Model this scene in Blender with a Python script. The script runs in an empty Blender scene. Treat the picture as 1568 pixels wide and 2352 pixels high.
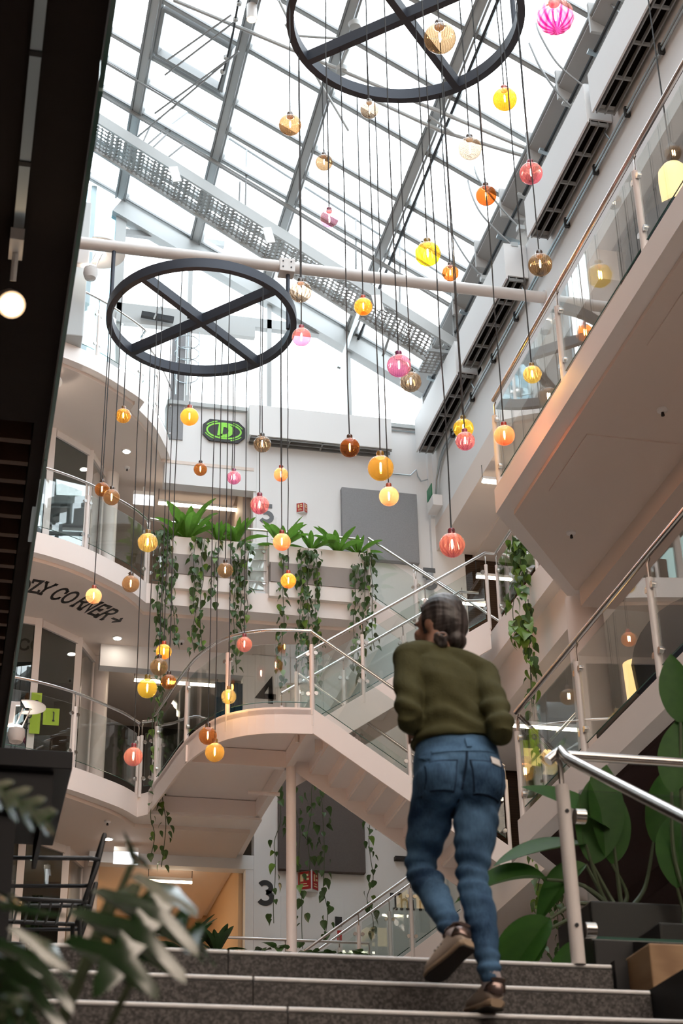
import bpy, bmesh, math, random
from mathutils import Vector, Matrix
random.seed(7)
PI = math.pi
SC = bpy.context.scene
COL = SC.collection

# ------------------------------------------------------------------ camera
CZ = 1.19                                   # lens height above the ground floor
FPX, PITCH, YAW, ROLL = 3905.57, 0.50131, 0.23399, -0.02063
_f = Vector((math.sin(YAW)*math.cos(PITCH), math.cos(YAW)*math.cos(PITCH), math.sin(PITCH)))
_r0 = Vector((math.cos(YAW), -math.sin(YAW), 0)); _u0 = _r0.cross(_f)
_r = _r0*math.cos(ROLL) + _u0*math.sin(ROLL)
_u = -_r0*math.sin(ROLL) + _u0*math.cos(ROLL)
cam_data = bpy.data.cameras.new('camera')
cam = bpy.data.objects.new('camera', cam_data); COL.objects.link(cam)
cam.matrix_world = Matrix(((_r.x, _u.x, -_f.x, 0), (_r.y, _u.y, -_f.y, 0), (_r.z, _u.z, -_f.z, CZ), (0, 0, 0, 1)))
cam_data.sensor_fit = 'VERTICAL'; cam_data.sensor_height = 36.0; cam_data.sensor_width = 24.0
cam_data.lens = FPX/2352*36.0
cam_data.clip_start = 0.05; cam_data.clip_end = 300
cam_data.dof.use_dof = True; cam_data.dof.focus_distance = 21.0; cam_data.dof.aperture_fstop = 6.0
SC.camera = cam

# ------------------------------------------------------------------ sky, exposure
SKY = 2.6
world = bpy.data.worlds.new('overcast_sky'); SC.world = world; world.use_nodes = True
_bg = world.node_tree.nodes['Background']
_bg.inputs['Color'].default_value = (0.90, 0.95, 1.0, 1); _bg.inputs['Strength'].default_value = SKY
SC.view_settings.view_transform = 'Standard'; SC.view_settings.look = 'None'
SC.view_settings.gamma = 1.0; SC.view_settings.use_curve_mapping = False
SC.view_settings.exposure = 1.2
SC.cycles.use_denoising = True
SC.cycles.max_bounces = 9; SC.cycles.diffuse_bounces = 5; SC.cycles.glossy_bounces = 4
SC.cycles.transmission_bounces = 4; SC.cycles.transparent_max_bounces = 24
SC.cycles.caustics_reflective = False; SC.cycles.caustics_refractive = False
SC.cycles.sample_clamp_indirect = 4.0

# ------------------------------------------------------------------ rays: where a sight line meets a plane of the building
def ray(x, y): return _f + _r*((x-784)/FPX) - _u*((y-1176)/FPX)
def atY(x, y, Y):
    d = ray(x, y); p = d*(Y/d.y); return Vector((p.x, p.y, p.z+CZ))
def atX(x, y, X):
    d = ray(x, y); p = d*(X/d.x); return Vector((p.x, p.y, p.z+CZ))
def atZ(x, y, Z):
    d = ray(x, y); p = d*((Z-CZ)/d.z); return Vector((p.x, p.y, p.z+CZ))
L2, L3, L4, L5, L6 = 2.72, 6.25, 9.79, 13.33, 16.87
YB = 26.0                                   # back wall
TAN = math.tan(math.radians(29.3))
def roof_z(X): return 19.0 - TAN*(X-7.9)
def atRoof(x, y, off=0.0):
    d = ray(x, y); s = (19.0+off+TAN*7.9-CZ)/(d.z+TAN*d.x); p = d*s
    return Vector((p.x, p.y, p.z+CZ))

# ------------------------------------------------------------------ materials
MATS = {}
def newmat(name):
    m = bpy.data.materials.new(name); m.use_nodes = True; MATS[name] = m
    nt = m.node_tree; b = nt.nodes['Principled BSDF']
    return m, nt, b
def plain(name, col, rough=0.5, metal=0.0, spec=0.5, bump=0.0, bscale=40.0, var=0.0, vscale=6.0, coat=0.0):
    m, nt, b = newmat(name); N = nt.nodes
    b.inputs['Base Color'].default_value = (*col, 1); b.inputs['Roughness'].default_value = rough
    b.inputs['Metallic'].default_value = metal; b.inputs['Specular IOR Level'].default_value = spec
    b.inputs['Coat Weight'].default_value = coat
    if bump or var:
        tc = N.new('ShaderNodeTexCoord')
    if var:
        nz = N.new('ShaderNodeTexNoise'); nz.inputs['Scale'].default_value = vscale; nz.inputs['Detail'].default_value = 6
        nt.links.new(tc.outputs['Object'], nz.inputs['Vector'])
        mx = N.new('ShaderNodeMix'); mx.data_type = 'RGBA'
        mx.inputs[6].default_value = (*[c*(1-var) for c in col], 1); mx.inputs[7].default_value = (*[min(1, c*(1+var)) for c in col], 1)
        nt.links.new(nz.outputs['Fac'], mx.inputs[0]); nt.links.new(mx.outputs[2], b.inputs['Base Color'])
    if bump:
        n2 = N.new('ShaderNodeTexNoise'); n2.inputs['Scale'].default_value = bscale; n2.inputs['Detail'].default_value = 4
        nt.links.new(tc.outputs['Object'], n2.inputs['Vector'])
        bp = N.new('ShaderNodeBump'); bp.inputs['Strength'].default_value = bump; bp.inputs['Distance'].default_value = 0.02
        nt.links.new(n2.outputs['Fac'], bp.inputs['Height']); nt.links.new(bp.outputs['Normal'], b.inputs['Normal'])
    return m
def emit(name, col, s):
    m, nt, b = newmat(name)
    b.inputs['Base Color'].default_value = (*col, 1); b.inputs['Emission Color'].default_value = (*col, 1)
    b.inputs['Emission Strength'].default_value = s
    return m
def glassmat(name, tint, refl=0.06, rough=0.0, tint_mix=1.0):
    # thin sheet: light goes straight through, Fresnel mirror on top
    m, nt, b = newmat(name); N = nt.nodes; N.remove(b)
    out = N['Material Output']
    tr = N.new('ShaderNodeBsdfTransparent'); tr.inputs[0].default_value = (*tint, 1)
    gl = N.new('ShaderNodeBsdfGlossy'); gl.inputs['Roughness'].default_value = rough; gl.inputs[0].default_value = (1, 1, 1, 1)
    fr = N.new('ShaderNodeFresnel'); fr.inputs[0].default_value = 1.5
    ml = N.new('ShaderNodeMath'); ml.operation = 'MULTIPLY'; ml.inputs[1].default_value = refl/0.04; ml.use_clamp = True
    nt.links.new(fr.outputs[0], ml.inputs[0])
    ge = N.new('ShaderNodeNewGeometry'); mi = N.new('ShaderNodeMapRange')     # same mirror from both sides of the sheet
    mi.inputs[3].default_value = 1.5; mi.inputs[4].default_value = 1/1.5
    nt.links.new(ge.outputs['Backfacing'], mi.inputs[0]); nt.links.new(mi.outputs[0], fr.inputs[0])
    mx = N.new('ShaderNodeMixShader'); nt.links.new(ml.outputs[0], mx.inputs[0])
    nt.links.new(tr.outputs[0], mx.inputs[1]); nt.links.new(gl.outputs[0], mx.inputs[2]); nt.links.new(mx.outputs[0], out.inputs[0])
    return m
plain('white_slab', (0.87, 0.825, 0.80), 0.55, var=0.03, vscale=1.5)
plain('wall_white', (0.76, 0.77, 0.775), 0.6, var=0.02, vscale=0.8)
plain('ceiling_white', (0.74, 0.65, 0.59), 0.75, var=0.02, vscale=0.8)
plain('stair_white', (0.86, 0.795, 0.77), 0.45, var=0.02, vscale=2)
plain('post_white', (0.80, 0.755, 0.73), 0.35)
plain('frame_white', (0.44, 0.465, 0.47), 0.4)
plain('frame_grey', (0.25, 0.265, 0.27), 0.4)
plain('gutter_grey', (0.33, 0.33, 0.325), 0.5)
plain('pipe_white', (0.60, 0.575, 0.56), 0.3)
plain('ring_steel', (0.034, 0.041, 0.058), 0.5, 0.3)
plain('brushed_steel', (0.62, 0.60, 0.58), 0.24, 1.0)
plain('galvanised', (0.42, 0.48, 0.51), 0.35, 0.9)
plain('dark_steel', (0.03, 0.032, 0.035), 0.45, 0.6)
plain('black', (0.008, 0.008, 0.009), 0.6)
plain('slot_black', (0.006, 0.005, 0.005), 0.9, spec=0.1)
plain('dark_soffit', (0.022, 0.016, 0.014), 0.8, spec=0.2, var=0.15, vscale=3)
plain('slat_wood', (0.075, 0.038, 0.022), 0.6, var=0.3, vscale=5)
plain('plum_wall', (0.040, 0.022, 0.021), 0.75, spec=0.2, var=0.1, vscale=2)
plain('floor_grey', (0.52, 0.47, 0.42), 0.45, var=0.1, vscale=2)
plain('floor_dark', (0.36, 0.32, 0.29), 0.5, var=0.1, vscale=2)
plain('felt_grey', (0.30, 0.31, 0.325), 0.95, spec=0.1, bump=0.5, bscale=120, var=0.12, vscale=40)
plain('felt_dark', (0.15, 0.135, 0.13), 0.95, spec=0.1, bump=0.5, bscale=120, var=0.12, vscale=40)
plain('planter_beige', (0.84, 0.80, 0.77), 0.6)
plain('planter_grey', (0.33, 0.30, 0.285), 0.7)
plain('soil', (0.03, 0.022, 0.016), 0.95, bump=0.8, bscale=60)
plain('lettering_black', (0.012, 0.012, 0.014), 0.5)
plain('lettering_grey', (0.11, 0.12, 0.13), 0.5)
plain('sign_red', (0.42, 0.02, 0.02), 0.4)
plain('sign_green', (0.0, 0.18, 0.07), 0.4)
plain('sign_lime', (0.25, 0.72, 0.04), 0.4)
plain('sign_cream', (0.75, 0.62, 0.35), 0.4)
plain('poster_lime', (0.42, 0.62, 0.02), 0.5)
plain('box_white', (0.82, 0.82, 0.82), 0.4)
plain('lamp_body', (0.55, 0.53, 0.52), 0.45)
plain('plaster_amber', (0.62, 0.44, 0.27), 0.7)
plain('teal_cloth', (0.004, 0.045, 0.075), 0.8)
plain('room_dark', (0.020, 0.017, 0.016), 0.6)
plain('room_mid', (0.30, 0.24, 0.20), 0.7)
plain('wall_cream', (0.72, 0.66, 0.60), 0.7)
plain('tower_frame', (0.45, 0.58, 0.63), 0.4)
plain('fabric_navy', (0.010, 0.014, 0.024), 0.85)
plain('table_dark', (0.007, 0.0075, 0.010), 0.5, spec=0.25)
plain('pot_black', (0.006, 0.006, 0.007), 0.5)
glassmat('clear_glass', (0.93, 0.965, 0.955), 0.07)
glassmat('rail_glass', (0.90, 0.935, 0.925), 0.06)
glassmat('roof_glass', (0.93, 0.96, 0.965), 0.04)
glassmat('facade_glass', (0.42, 0.50, 0.48), 0.12)
glassmat('added_warm_glass', (1.0, 0.88, 0.78), 0.05)  # tint chosen to warm the daylight of the added glazing
glassmat('tower_glass', (0.55, 0.74, 0.80), 0.12)
plain('glass_edge', (0.05, 0.115, 0.095), 0.15)
emit('lamp_white', (1.0, 0.80, 0.58), 12.0)
emit('lamp_cool', (1.0, 0.88, 0.74), 30.0)
emit('lamp_shade_lit', (1.0, 0.62, 0.26), 0.85)
emit('added_lamp_light', (1.0, 0.74, 0.46), 60.0)
plain('brown_cladding', (0.17, 0.125, 0.10), 0.7, var=0.25, vscale=1.2)
emit('spot_lit', (1.0, 0.66, 0.36), 9.0)
emit('filament', (1.0, 0.62, 0.32), 175.0)
emit('led', (0.75, 0.75, 1.0), 1.6)
emit('sign_lit', (0.92, 0.96, 1.0), 0.75)

def woodmat(name, c1, c2, scale=3.0, rough=0.5, rot=(0, 0, 0)):
    m, nt, b = newmat(name); N = nt.nodes
    tc = N.new('ShaderNodeTexCoord'); mp = N.new('ShaderNodeMapping'); mp.inputs['Rotation'].default_value = rot
    mp.inputs['Scale'].default_value = (1, 1, 6)
    wv = N.new('ShaderNodeTexWave'); wv.inputs['Scale'].default_value = scale; wv.inputs['Distortion'].default_value = 5; wv.inputs['Detail'].default_value = 3
    rp = N.new('ShaderNodeMix'); rp.data_type = 'RGBA'; rp.inputs[6].default_value = (*c1, 1); rp.inputs[7].default_value = (*c2, 1)
    nt.links.new(tc.outputs['Object'], mp.inputs[0]); nt.links.new(mp.outputs[0], wv.inputs[0])
    nt.links.new(wv.outputs['Fac'], rp.inputs[0]); nt.links.new(rp.outputs[2], b.inputs['Base Color'])
    b.inputs['Roughness'].default_value = rough
    return m
woodmat('oak', (0.26, 0.15, 0.075), (0.36, 0.225, 0.12), 2.0)
woodmat('door_wood', (0.030, 0.017, 0.010), (0.055, 0.032, 0.018), 1.2, 0.25, (0, 1.57, 0))

def granite():
    m, nt, b = newmat('granite'); N = nt.nodes
    tc = N.new('ShaderNodeTexCoord')
    n1 = N.new('ShaderNodeTexNoise'); n1.inputs['Scale'].default_value = 70; n1.inputs['Detail'].default_value = 5; n1.inputs['Roughness'].default_value = 0.7
    v = N.new('ShaderNodeTexVoronoi'); v.inputs['Scale'].default_value = 130
    nt.links.new(tc.outputs['Object'], n1.inputs[0]); nt.links.new(tc.outputs['Object'], v.inputs[0])
    ad = N.new('ShaderNodeMath'); ad.operation = 'MULTIPLY_ADD'; ad.inputs[1].default_value = 0.55
    nt.links.new(v.outputs['Color'], ad.inputs[0]); nt.links.new(n1.outputs['Fac'], ad.inputs[2])
    r = N.new('ShaderNodeValToRGB'); e = r.color_ramp.elements
    e[0].position = 0.42; e[0].color = (0.012, 0.0105, 0.011, 1); e[1].position = 0.98; e[1].color = (0.13, 0.12, 0.115, 1)
    k = e.new(0.7); k.color = (0.040, 0.036, 0.034, 1)
    nt.links.new(ad.outputs[0], r.inputs[0]); nt.links.new(r.outputs[0], b.inputs['Base Color'])
    b.inputs['Roughness'].default_value = 0.62
granite()
plain('nosing_highlight', (0.86, 0.855, 0.85), 0.55, var=0.12, vscale=60)  # skylight highlight of the step edges, put in as a pale colour

def perforated():
    m, nt, b = newmat('perforated_sheet'); N = nt.nodes
    b.inputs['Base Color'].default_value = (0.30, 0.30, 0.29, 1); b.inputs['Roughness'].default_value = 0.5; b.inputs['Metallic'].default_value = 0.2
    uv = N.new('ShaderNodeTexCoord'); v = N.new('ShaderNodeTexVoronoi'); v.voronoi_dimensions = '2D'
    v.inputs['Randomness'].default_value = 0.0; v.inputs['Scale'].default_value = 1.0
    nt.links.new(uv.outputs['UV'], v.inputs[0])
    lt = N.new('ShaderNodeMath'); lt.operation = 'GREATER_THAN'; lt.inputs[1].default_value = 0.36
    nt.links.new(v.outputs['Distance'], lt.inputs[0]); nt.links.new(lt.outputs[0], b.inputs['Alpha'])
perforated()

# ------------------------------------------------------------------ mesh helpers
class MB:
    def __init__(s): s.v = []; s.f = []; s.uv = None
    def add(s, vs, fs):
        o = len(s.v); s.v += [Vector(p) for p in vs]; s.f += [tuple(i+o for i in f) for f in fs]; return s
    def box(s, lo, hi):
        x0, y0, z0 = lo; x1, y1, z1 = hi
        return s.add([(x0,y0,z0),(x1,y0,z0),(x1,y1,z0),(x0,y1,z0),(x0,y0,z1),(x1,y0,z1),(x1,y1,z1),(x0,y1,z1)],
                     [(0,3,2,1),(4,5,6,7),(0,1,5,4),(1,2,6,5),(2,3,7,6),(3,0,4,7)])
    def bar(s, a, b, w, h, up=(0,0,1)):
        a = Vector(a); b = Vector(b); d = (b-a).normalized(); up = Vector(up)
        sd = d.cross(up)
        if sd.length < 1e-5: sd = d.cross(Vector((1,0,0)))
        sd.normalize(); u = sd.cross(d).normalized()
        sd = sd*(w/2); u = u*(h/2)
        vs = [a-sd-u, a+sd-u, a+sd+u, a-sd+u, b-sd-u, b+sd-u, b+sd+u, b-sd+u]
        return s.add(vs, [(0,1,2,3),(7,6,5,4),(0,4,5,1),(1,5,6,2),(2,6,7,3),(3,7,4,0)])
    def tube(s, path, r, n=8, closed=False, cap=True):
        P = [Vector(p) for p in path]; m = len(P); rr = r if hasattr(r, '__len__') else [r]*m
        if m < 2: return s
        prev = None; rings = []
        for i, p in enumerate(P):
            if closed: t = (P[(i+1) % m]-P[i-1])
            else: t = (P[min(i+1, m-1)]-P[max(i-1, 0)])
            t.normalize()
            if prev is None:
                a = Vector((0,0,1)) if abs(t.z) < 0.9 else Vector((1,0,0))
                x = t.cross(a).normalized()
            else:
                x = (prev - t*prev.dot(t))
                x = x.normalized() if x.length > 1e-6 else t.orthogonal().normalized()
            prev = x; y = t.cross(x)
            rings.append([p + (x*math.cos(2*PI*k/n) + y*math.sin(2*PI*k/n))*rr[i] for k in range(n)])
        vs = [q for ring in rings for q in ring]; fs = []
        for i in range(m if closed else m-1):
            j = (i+1) % m
            for k in range(n): fs.append((i*n+k, i*n+(k+1) % n, j*n+(k+1) % n, j*n+k))
        if cap and not closed: fs += [tuple(range(n))[::-1], tuple((m-1)*n+k for k in range(n))]
        return s.add(vs, fs)
    def prism(s, poly, z0, z1):
        n = len(poly)
        vs = [(p[0], p[1], z0) for p in poly] + [(p[0], p[1], z1) for p in poly]
        return s.add(vs, [tuple(range(n))[::-1], tuple(range(n, 2*n))] + [(i, (i+1) % n, n+(i+1) % n, n+i) for i in range(n)])
    def extrude(s, poly, d):
        n = len(poly); d = Vector(d); P = [Vector(p) for p in poly]
        return s.add(P+[p+d for p in P], [tuple(range(n))[::-1], tuple(range(n, 2*n))] + [(i, (i+1) % n, n+(i+1) % n, n+i) for i in range(n)])
    def lathe(s, prof, c=(0,0,0), n=20):
        c = Vector(c); m = len(prof); vs = []; fs = []
        for r, z in prof:
            for k in range(n): vs.append(c+Vector((r*math.cos(2*PI*k/n), r*math.sin(2*PI*k/n), z)))
        for i in range(m-1):
            for k in range(n): fs.append((i*n+k, i*n+(k+1) % n, (i+1)*n+(k+1) % n, (i+1)*n+k))
        if prof[0][0] > 1e-4: fs.append(tuple(range(n))[::-1])
        if prof[-1][0] > 1e-4: fs.append(tuple((m-1)*n+k for k in range(n)))
        return s.add(vs, fs)
    def disc(s, c, axis, r, th, n=16):
        a = Vector(axis).normalized(); c = Vector(c)
        return s.tube([c-a*th/2, c+a*th/2], r, n)
    def mesh(s, name, smooth=False, origin=None, bevel=0.0):
        me = bpy.data.meshes.new(name); o = Vector(origin) if origin is not None else Vector((0,0,0))
        me.from_pydata([tuple(p-o) for p in s.v], [], s.f); me.validate()
        bm = bmesh.new(); bm.from_mesh(me); bmesh.ops.recalc_face_normals(bm, faces=bm.faces)
        if bevel:
            eds = [e for e in bm.edges if len(e.link_faces) == 2 and e.calc_face_angle(0) > 0.6]
            bmesh.ops.bevel(bm, geom=eds, offset=bevel, segments=2, affect='EDGES', profile=0.5)
        bm.to_mesh(me); bm.free()
        if smooth:
            for p in me.polygons: p.use_smooth = True
            try: me.set_sharp_from_angle(angle=0.7)
            except Exception: pass
        return me
    def build(s, name, mat, parent=None, smooth=False, kind=None, label=None, cat=None, group=None, bevel=0.0):
        org = parent_loc(parent)
        own = None
        if parent is None:
            own = Vector((sum((p.x for p in s.v))/len(s.v), sum((p.y for p in s.v))/len(s.v), min(p.z for p in s.v)))
            org = own
        me = s.mesh(name, smooth, org, bevel)
        o = bpy.data.objects.new(name, me); COL.objects.link(o)
        me.materials.append(MATS[mat] if isinstance(mat, str) else mat)
        if parent is not None: o.parent = parent
        else: o.location = own
        tag(o, label, cat, group, kind)
        return o
def parent_loc(p):
    v = Vector((0,0,0))
    while p is not None: v += p.location; p = p.parent
    return v
def tag(o, label=None, cat=None, group=None, kind=None):
    if label: o['label'] = label
    if cat: o['category'] = cat
    if group: o['group'] = group
    if kind: o['kind'] = kind
    return o
def thing(name, label, cat, loc=(0,0,0), group=None, kind=None):
    o = bpy.data.objects.new(name, None); COL.objects.link(o); o.location = loc
    o.empty_display_size = 0.1
    return tag(o, label, cat, group, kind)
def place(name, me, parent, loc, rot=None, scale=None, mat=None):
    o = bpy.data.objects.new(name, me); COL.objects.link(o); o.parent = parent
    o.location = Vector(loc)-parent_loc(parent)
    if rot is not None: o.rotation_euler = rot
    if scale is not None: o.scale = (scale,)*3 if not hasattr(scale, '__len__') else scale
    return o
def struct(name, mb, mat, parent=None, label=None, smooth=False, bevel=0.0):
    return mb.build(name, mat, parent, smooth, 'structure' if parent is None else None, label, bevel=bevel)
def catmull(pts, n=8):
    P = [Vector(p) for p in pts]; out = []
    for i in range(len(P)-1):
        p0 = P[max(i-1, 0)]; p1 = P[i]; p2 = P[i+1]; p3 = P[min(i+2, len(P)-1)]
        for k in range(n):
            t = k/n
            out.append(0.5*((2*p1)+(p2-p0)*t+(2*p0-5*p1+4*p2-p3)*t*t+(3*p1-p0-3*p2+p3)*t**3))
    out.append(P[-1]); return out
def v3(p, z): return Vector((p[0], p[1], z))
# ================================================================== THE BUILDING
EDGE = [(p.x, p.y) for p in catmull([(-1.5, 22.55, 0), (-0.4, 22.72, 0), (0.5, 22.95, 0), (1.0, 23.12, 0), (1.54, 23.42, 0), (2.03, 23.82, 0), (2.35, 24.12, 0), (2.6, 24.45, 0)], 5)]
LAND = [(p.x, p.y) for p in catmull([(2.74, 24.3, 0), (2.84, 23.4, 0), (2.95, 22.4, 0), (3.10, 21.7, 0), (3.38, 21.12, 0), (3.85, 20.80, 0), (4.48, 20.70, 0)], 5)]
def inset(poly, d):       # push an open plan line to its left-hand side
    out = []
    for i, p in enumerate(poly):
        a = Vector(poly[max(i-1, 0)]); b = Vector(poly[min(i+1, len(poly)-1)]); t = (b-a).normalized()
        out.append((p[0]-t.y*d, p[1]+t.x*d))
    return out

# ---- ground floor and closing walls around the hall
struct('floor', MB().box((-8, -6, -0.2), (13, 30, 0.0)), 'floor_dark', label='dark stone ground floor at the foot of the stairs')
struct('wall_left', MB().box((-5.2, -6, 0), (-5, 30, 24)), 'room_mid', label='far side wall behind the offices')
struct('wall_right', MB().box((13, -6, 0), (13.2, 30, 20)), 'wall_cream', label='wall at the back of the galleries')
struct('wall_front', MB().box((-5, -6.2, 0), (13, -6, 8.6)).box((-5, -6.2, 19), (13, -6, 24)).box((-5, -6.2, 8.6), (-4, -6, 19)).box((12, -6.2, 8.6), (13, -6, 19)), 'plum_wall', label='wall round the added high glazing behind the photographer')
en = thing('window_10', 'unseen warm-tinted high glazing added behind the photographer to light the foreground', None, (2, -6.1, 10), kind='structure')  # unseen glazing, added as a daylight source for the dark foreground
for k in range(8):
    MB().box((-4+k*2+.04, -6.12, 8.65), (-2+k*2-.04, -6.10, 18.95)).build('pane', 'added_warm_glass', en)
    MB().box((-4+k*2-.04, -6.18, 8.6), (-4+k*2+.04, -6.02, 19)).build('mullion', 'frame_grey', en)
struct('wall_rear', MB().box((-5, 30.0, 0), (13, 30.2, 16.9)), 'room_mid', label='outer wall behind the back rooms')
# ---- upper floors
struct('floor', MB().box((-5, 5.95, 2.45), (0.26, 20.0, L2)).box((0.26, 5.95, 2.45), (13, 20.0, L2)), 'floor_grey', label='landing floor at the top of the granite steps')
f3 = MB().box((-5, 20.0, L3-0.35), (13, 31, L3))
struct('floor', f3, 'floor_grey', label='third level floor behind the stairs')
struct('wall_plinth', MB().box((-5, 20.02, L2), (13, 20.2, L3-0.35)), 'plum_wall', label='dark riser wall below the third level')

BACKPOLY = [(4.5, 30.0), (-3.0, 30.0), (-3.0, 22.4)]
f4 = MB().prism(EDGE + LAND[:1] + [(2.80, 24.28), (4.46, 24.28)] + BACKPOLY, L4-0.35, L4)
struct('floor', f4, 'white_slab', label='white curved balcony slab of the fourth level')
f5 = MB().prism(EDGE + [(6.26, 24.48), (6.26, 26.0), (4.65, 26.0), (4.65, 30.0), (-3, 30), (-3, 22.4)], L5-0.35, L5)
struct('floor', f5, 'white_slab', label='white balcony slab carrying the two planters')
TIP = [(p.x, p.y) for p in catmull([(2.35, 24.45, 0), (2.68, 24.95, 0), (2.99, 25.67, 0), (3.11, 26.05, 0)], 5)]
f6 = MB().prism(EDGE[:-4] + TIP + [(3.11, 27.5), (-3, 27.5), (-3, 22.4)], L6-0.30, L6)
struct('floor', f6, 'white_slab', label='white curved top balcony slab under the glass roof')
# soffits set back behind the fascias
for nm, edge, z, extra in (('fourth', EDGE[:-1], L4-0.35, [(2.6, 24.75), (4.36, 24.75), (4.36, 29.9), (-2.9, 29.9), (-2.9, 22.6)]),
                           ('fifth', EDGE[:-1], L5-0.35, [(2.6, 24.78), (6.1, 24.78), (6.1, 25.98), (4.6, 25.98), (4.6, 29.9), (-2.9, 29.9), (-2.9, 22.6)]),
                           ('top', EDGE[:-4] + TIP[:-2], L6-0.30, [(2.9, 26.0), (4.60, 26.0), (4.6, 29.9), (-2.9, 29.9), (-2.9, 22.6)])):
    k = len(edge); ins = inset(edge, 0.16)
    struct('ceiling', MB().prism(ins + extra, z-0.06, z+0.001), 'ceiling_white', label='plain soffit under the %s level balcony' % nm)

# ---- back wall with its openings; numbers hang on it
wb = MB().box((4.65, YB, L3), (7.82, YB+0.25, 17.76)).box((7.82, YB-0.12, L3), (8.42, YB+0.25, 17.76))
wb.box((3.0, YB+0.01, 16.10), (4.65, YB+0.25, 17.76)).box((8.42, YB, 15.8), (13, YB+0.25, 19.5))
wb.box((2.05, YB+0.02, L4-0.58), (4.65, YB+0.25, L4-0.35)).box((2.05, YB+0.02, L5-0.80), (4.65, YB+0.25, L5-0.35))
wb.box((4.52, YB+0.03, L3), (4.652, YB+0.25, L4-0.5)).box((4.45, YB+0.03, L4), (4.652, YB+0.25, L5-0.7)).box((4.60, YB+0.03, L5), (4.652, YB+0.25, 16.1))
struct('wall_back', wb, 'wall_white', label='tall white end wall of the atrium')
struct('wall_back', MB().box((8.42, YB-0.02, L4), (13, YB+0.2, 15.8)), 'door_wood', label='dark wood panelled wall at the end of the gallery')
# rooms seen through the openings
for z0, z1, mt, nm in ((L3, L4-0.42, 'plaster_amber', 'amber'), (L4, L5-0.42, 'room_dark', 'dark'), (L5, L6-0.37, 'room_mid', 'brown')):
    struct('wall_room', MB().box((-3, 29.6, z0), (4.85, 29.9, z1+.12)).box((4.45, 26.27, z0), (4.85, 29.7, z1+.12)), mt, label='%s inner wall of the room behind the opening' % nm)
struct('trim_1', MB().box((7.80, YB-0.15, 17.70), (8.45, YB+0.3, 17.80)).box((3.0, YB-0.06, 17.72), (7.82, YB+0.3, 17.80)), 'frame_white', label='window sill along the top of the end wall')

# ---- right-hand galleries
struct('wall_right', MB().box((7.9, 2, 15.65), (8.12, 25.9, 17.72)), 'wall_white', label='white upper wall carrying the air units')
struct('trim_2', MB().box((7.9, 17.6, 15.15), (8.6, 25.9, 15.65)), 'ceiling_white', label='beam under the white upper wall')
struct('wall_right', MB().box((8.2, 3, L4), (8.35, 17.6, 15.66)), 'door_wood', label='brown panelled wall behind the upper gallery')
struct('ceiling', MB().box((8.6, 2, 15.1), (13, 25.98, 15.3)), 'ceiling_white', label='gallery ceiling beyond the white upper wall')
struct('floor', MB().box((7.34, 15.0, 11.10), (13, 25.9, 11.55)), 'white_slab', label='half-level gallery slab beside the stair landing')
struct('trim_3', MB().box((7.52, 15.0, 10.46), (7.95, 22.6, 11.10)), 'white_slab', label='edge beam under the half-level gallery')
struct('floor', MB().box((7.34, 18.0, 7.57), (13, 25.9, 8.02)), 'white_slab', label='lower half-level gallery slab')
struct('wall_right', MB().box((10.6, 15, 2.72), (10.8, 25.9, 15.1)), 'room_mid', label='inner wall of the galleries')
RP = [(5.08, 3.0), (5.08, 14.5), (6.45, 16.2), (13, 16.2), (13, 3.0)]
RPI = [(5.24, 3.1), (5.24, 14.40), (6.45, 15.95), (6.49, 15.95), (6.49, 3.1)]
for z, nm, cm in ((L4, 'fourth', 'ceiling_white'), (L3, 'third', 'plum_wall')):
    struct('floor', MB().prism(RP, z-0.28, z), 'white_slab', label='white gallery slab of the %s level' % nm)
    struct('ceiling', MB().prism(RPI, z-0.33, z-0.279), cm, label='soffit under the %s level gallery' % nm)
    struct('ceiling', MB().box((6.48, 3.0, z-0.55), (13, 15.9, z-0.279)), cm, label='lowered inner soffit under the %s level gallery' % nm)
for y0, y1 in ((12.75, 13.85), (9.9, 11.25)):
    struct('ceiling', MB().box((5.42, y0, L4-0.345), (6.40, y1, L4-0.329)), 'ceiling_white', label='access panel in the gallery soffit')
colm = MB(); colm.tube([(6.68, 16.3, L2), (6.68, 16.3, 9.55)], 0.205, 28)
struct('column', colm, 'white_slab', label='round white column beside the gallery', smooth=True)
struct('wall_right', MB().box((9.6, 3, L3), (9.8, 16.2, L4-0.5)), 'room_mid', label='lounge wall of the third level')
struct('wall_right', MB().box((9.6, 3, L4), (9.8, 16.2, 15.1)), 'room_mid', label='lounge wall of the fourth level')
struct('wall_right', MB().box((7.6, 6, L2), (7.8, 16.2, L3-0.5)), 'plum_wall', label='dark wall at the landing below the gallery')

# ---- near left: dark soffit of the third level with a timber baffle ceiling
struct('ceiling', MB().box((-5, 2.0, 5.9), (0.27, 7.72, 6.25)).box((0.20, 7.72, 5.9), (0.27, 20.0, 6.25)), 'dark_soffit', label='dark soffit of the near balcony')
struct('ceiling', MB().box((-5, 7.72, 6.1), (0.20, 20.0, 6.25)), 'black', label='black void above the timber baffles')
bf = thing('ceiling_baffle_panel', 'dark brown timber slat ceiling under the near balcony', 'slat ceiling', (-2.0, 12, 5.9))
y = 7.9
for i in range(34):
    MB().box((-5, y, 5.90), (0.195, y+0.045, 6.06)).build('slat', 'slat_wood', bf); y += 0.205 if i % 4 else 0.235
gl = thing('near_balustrade', 'green-edged glass parapet along the dark near balcony', 'balustrade', (0.3, 11, 5.86))
for k in range(6):
    MB().box((0.275, 2.2+k*2.9, 5.86), (0.292, 5.08+k*2.9, 7.35)).build('glass_pane', 'clear_glass', gl)
    MB().box((0.274, 2.2+k*2.9, 5.84), (0.293, 5.08+k*2.9, 5.86)).build('pane_edge', 'glass_edge', gl)

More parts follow.
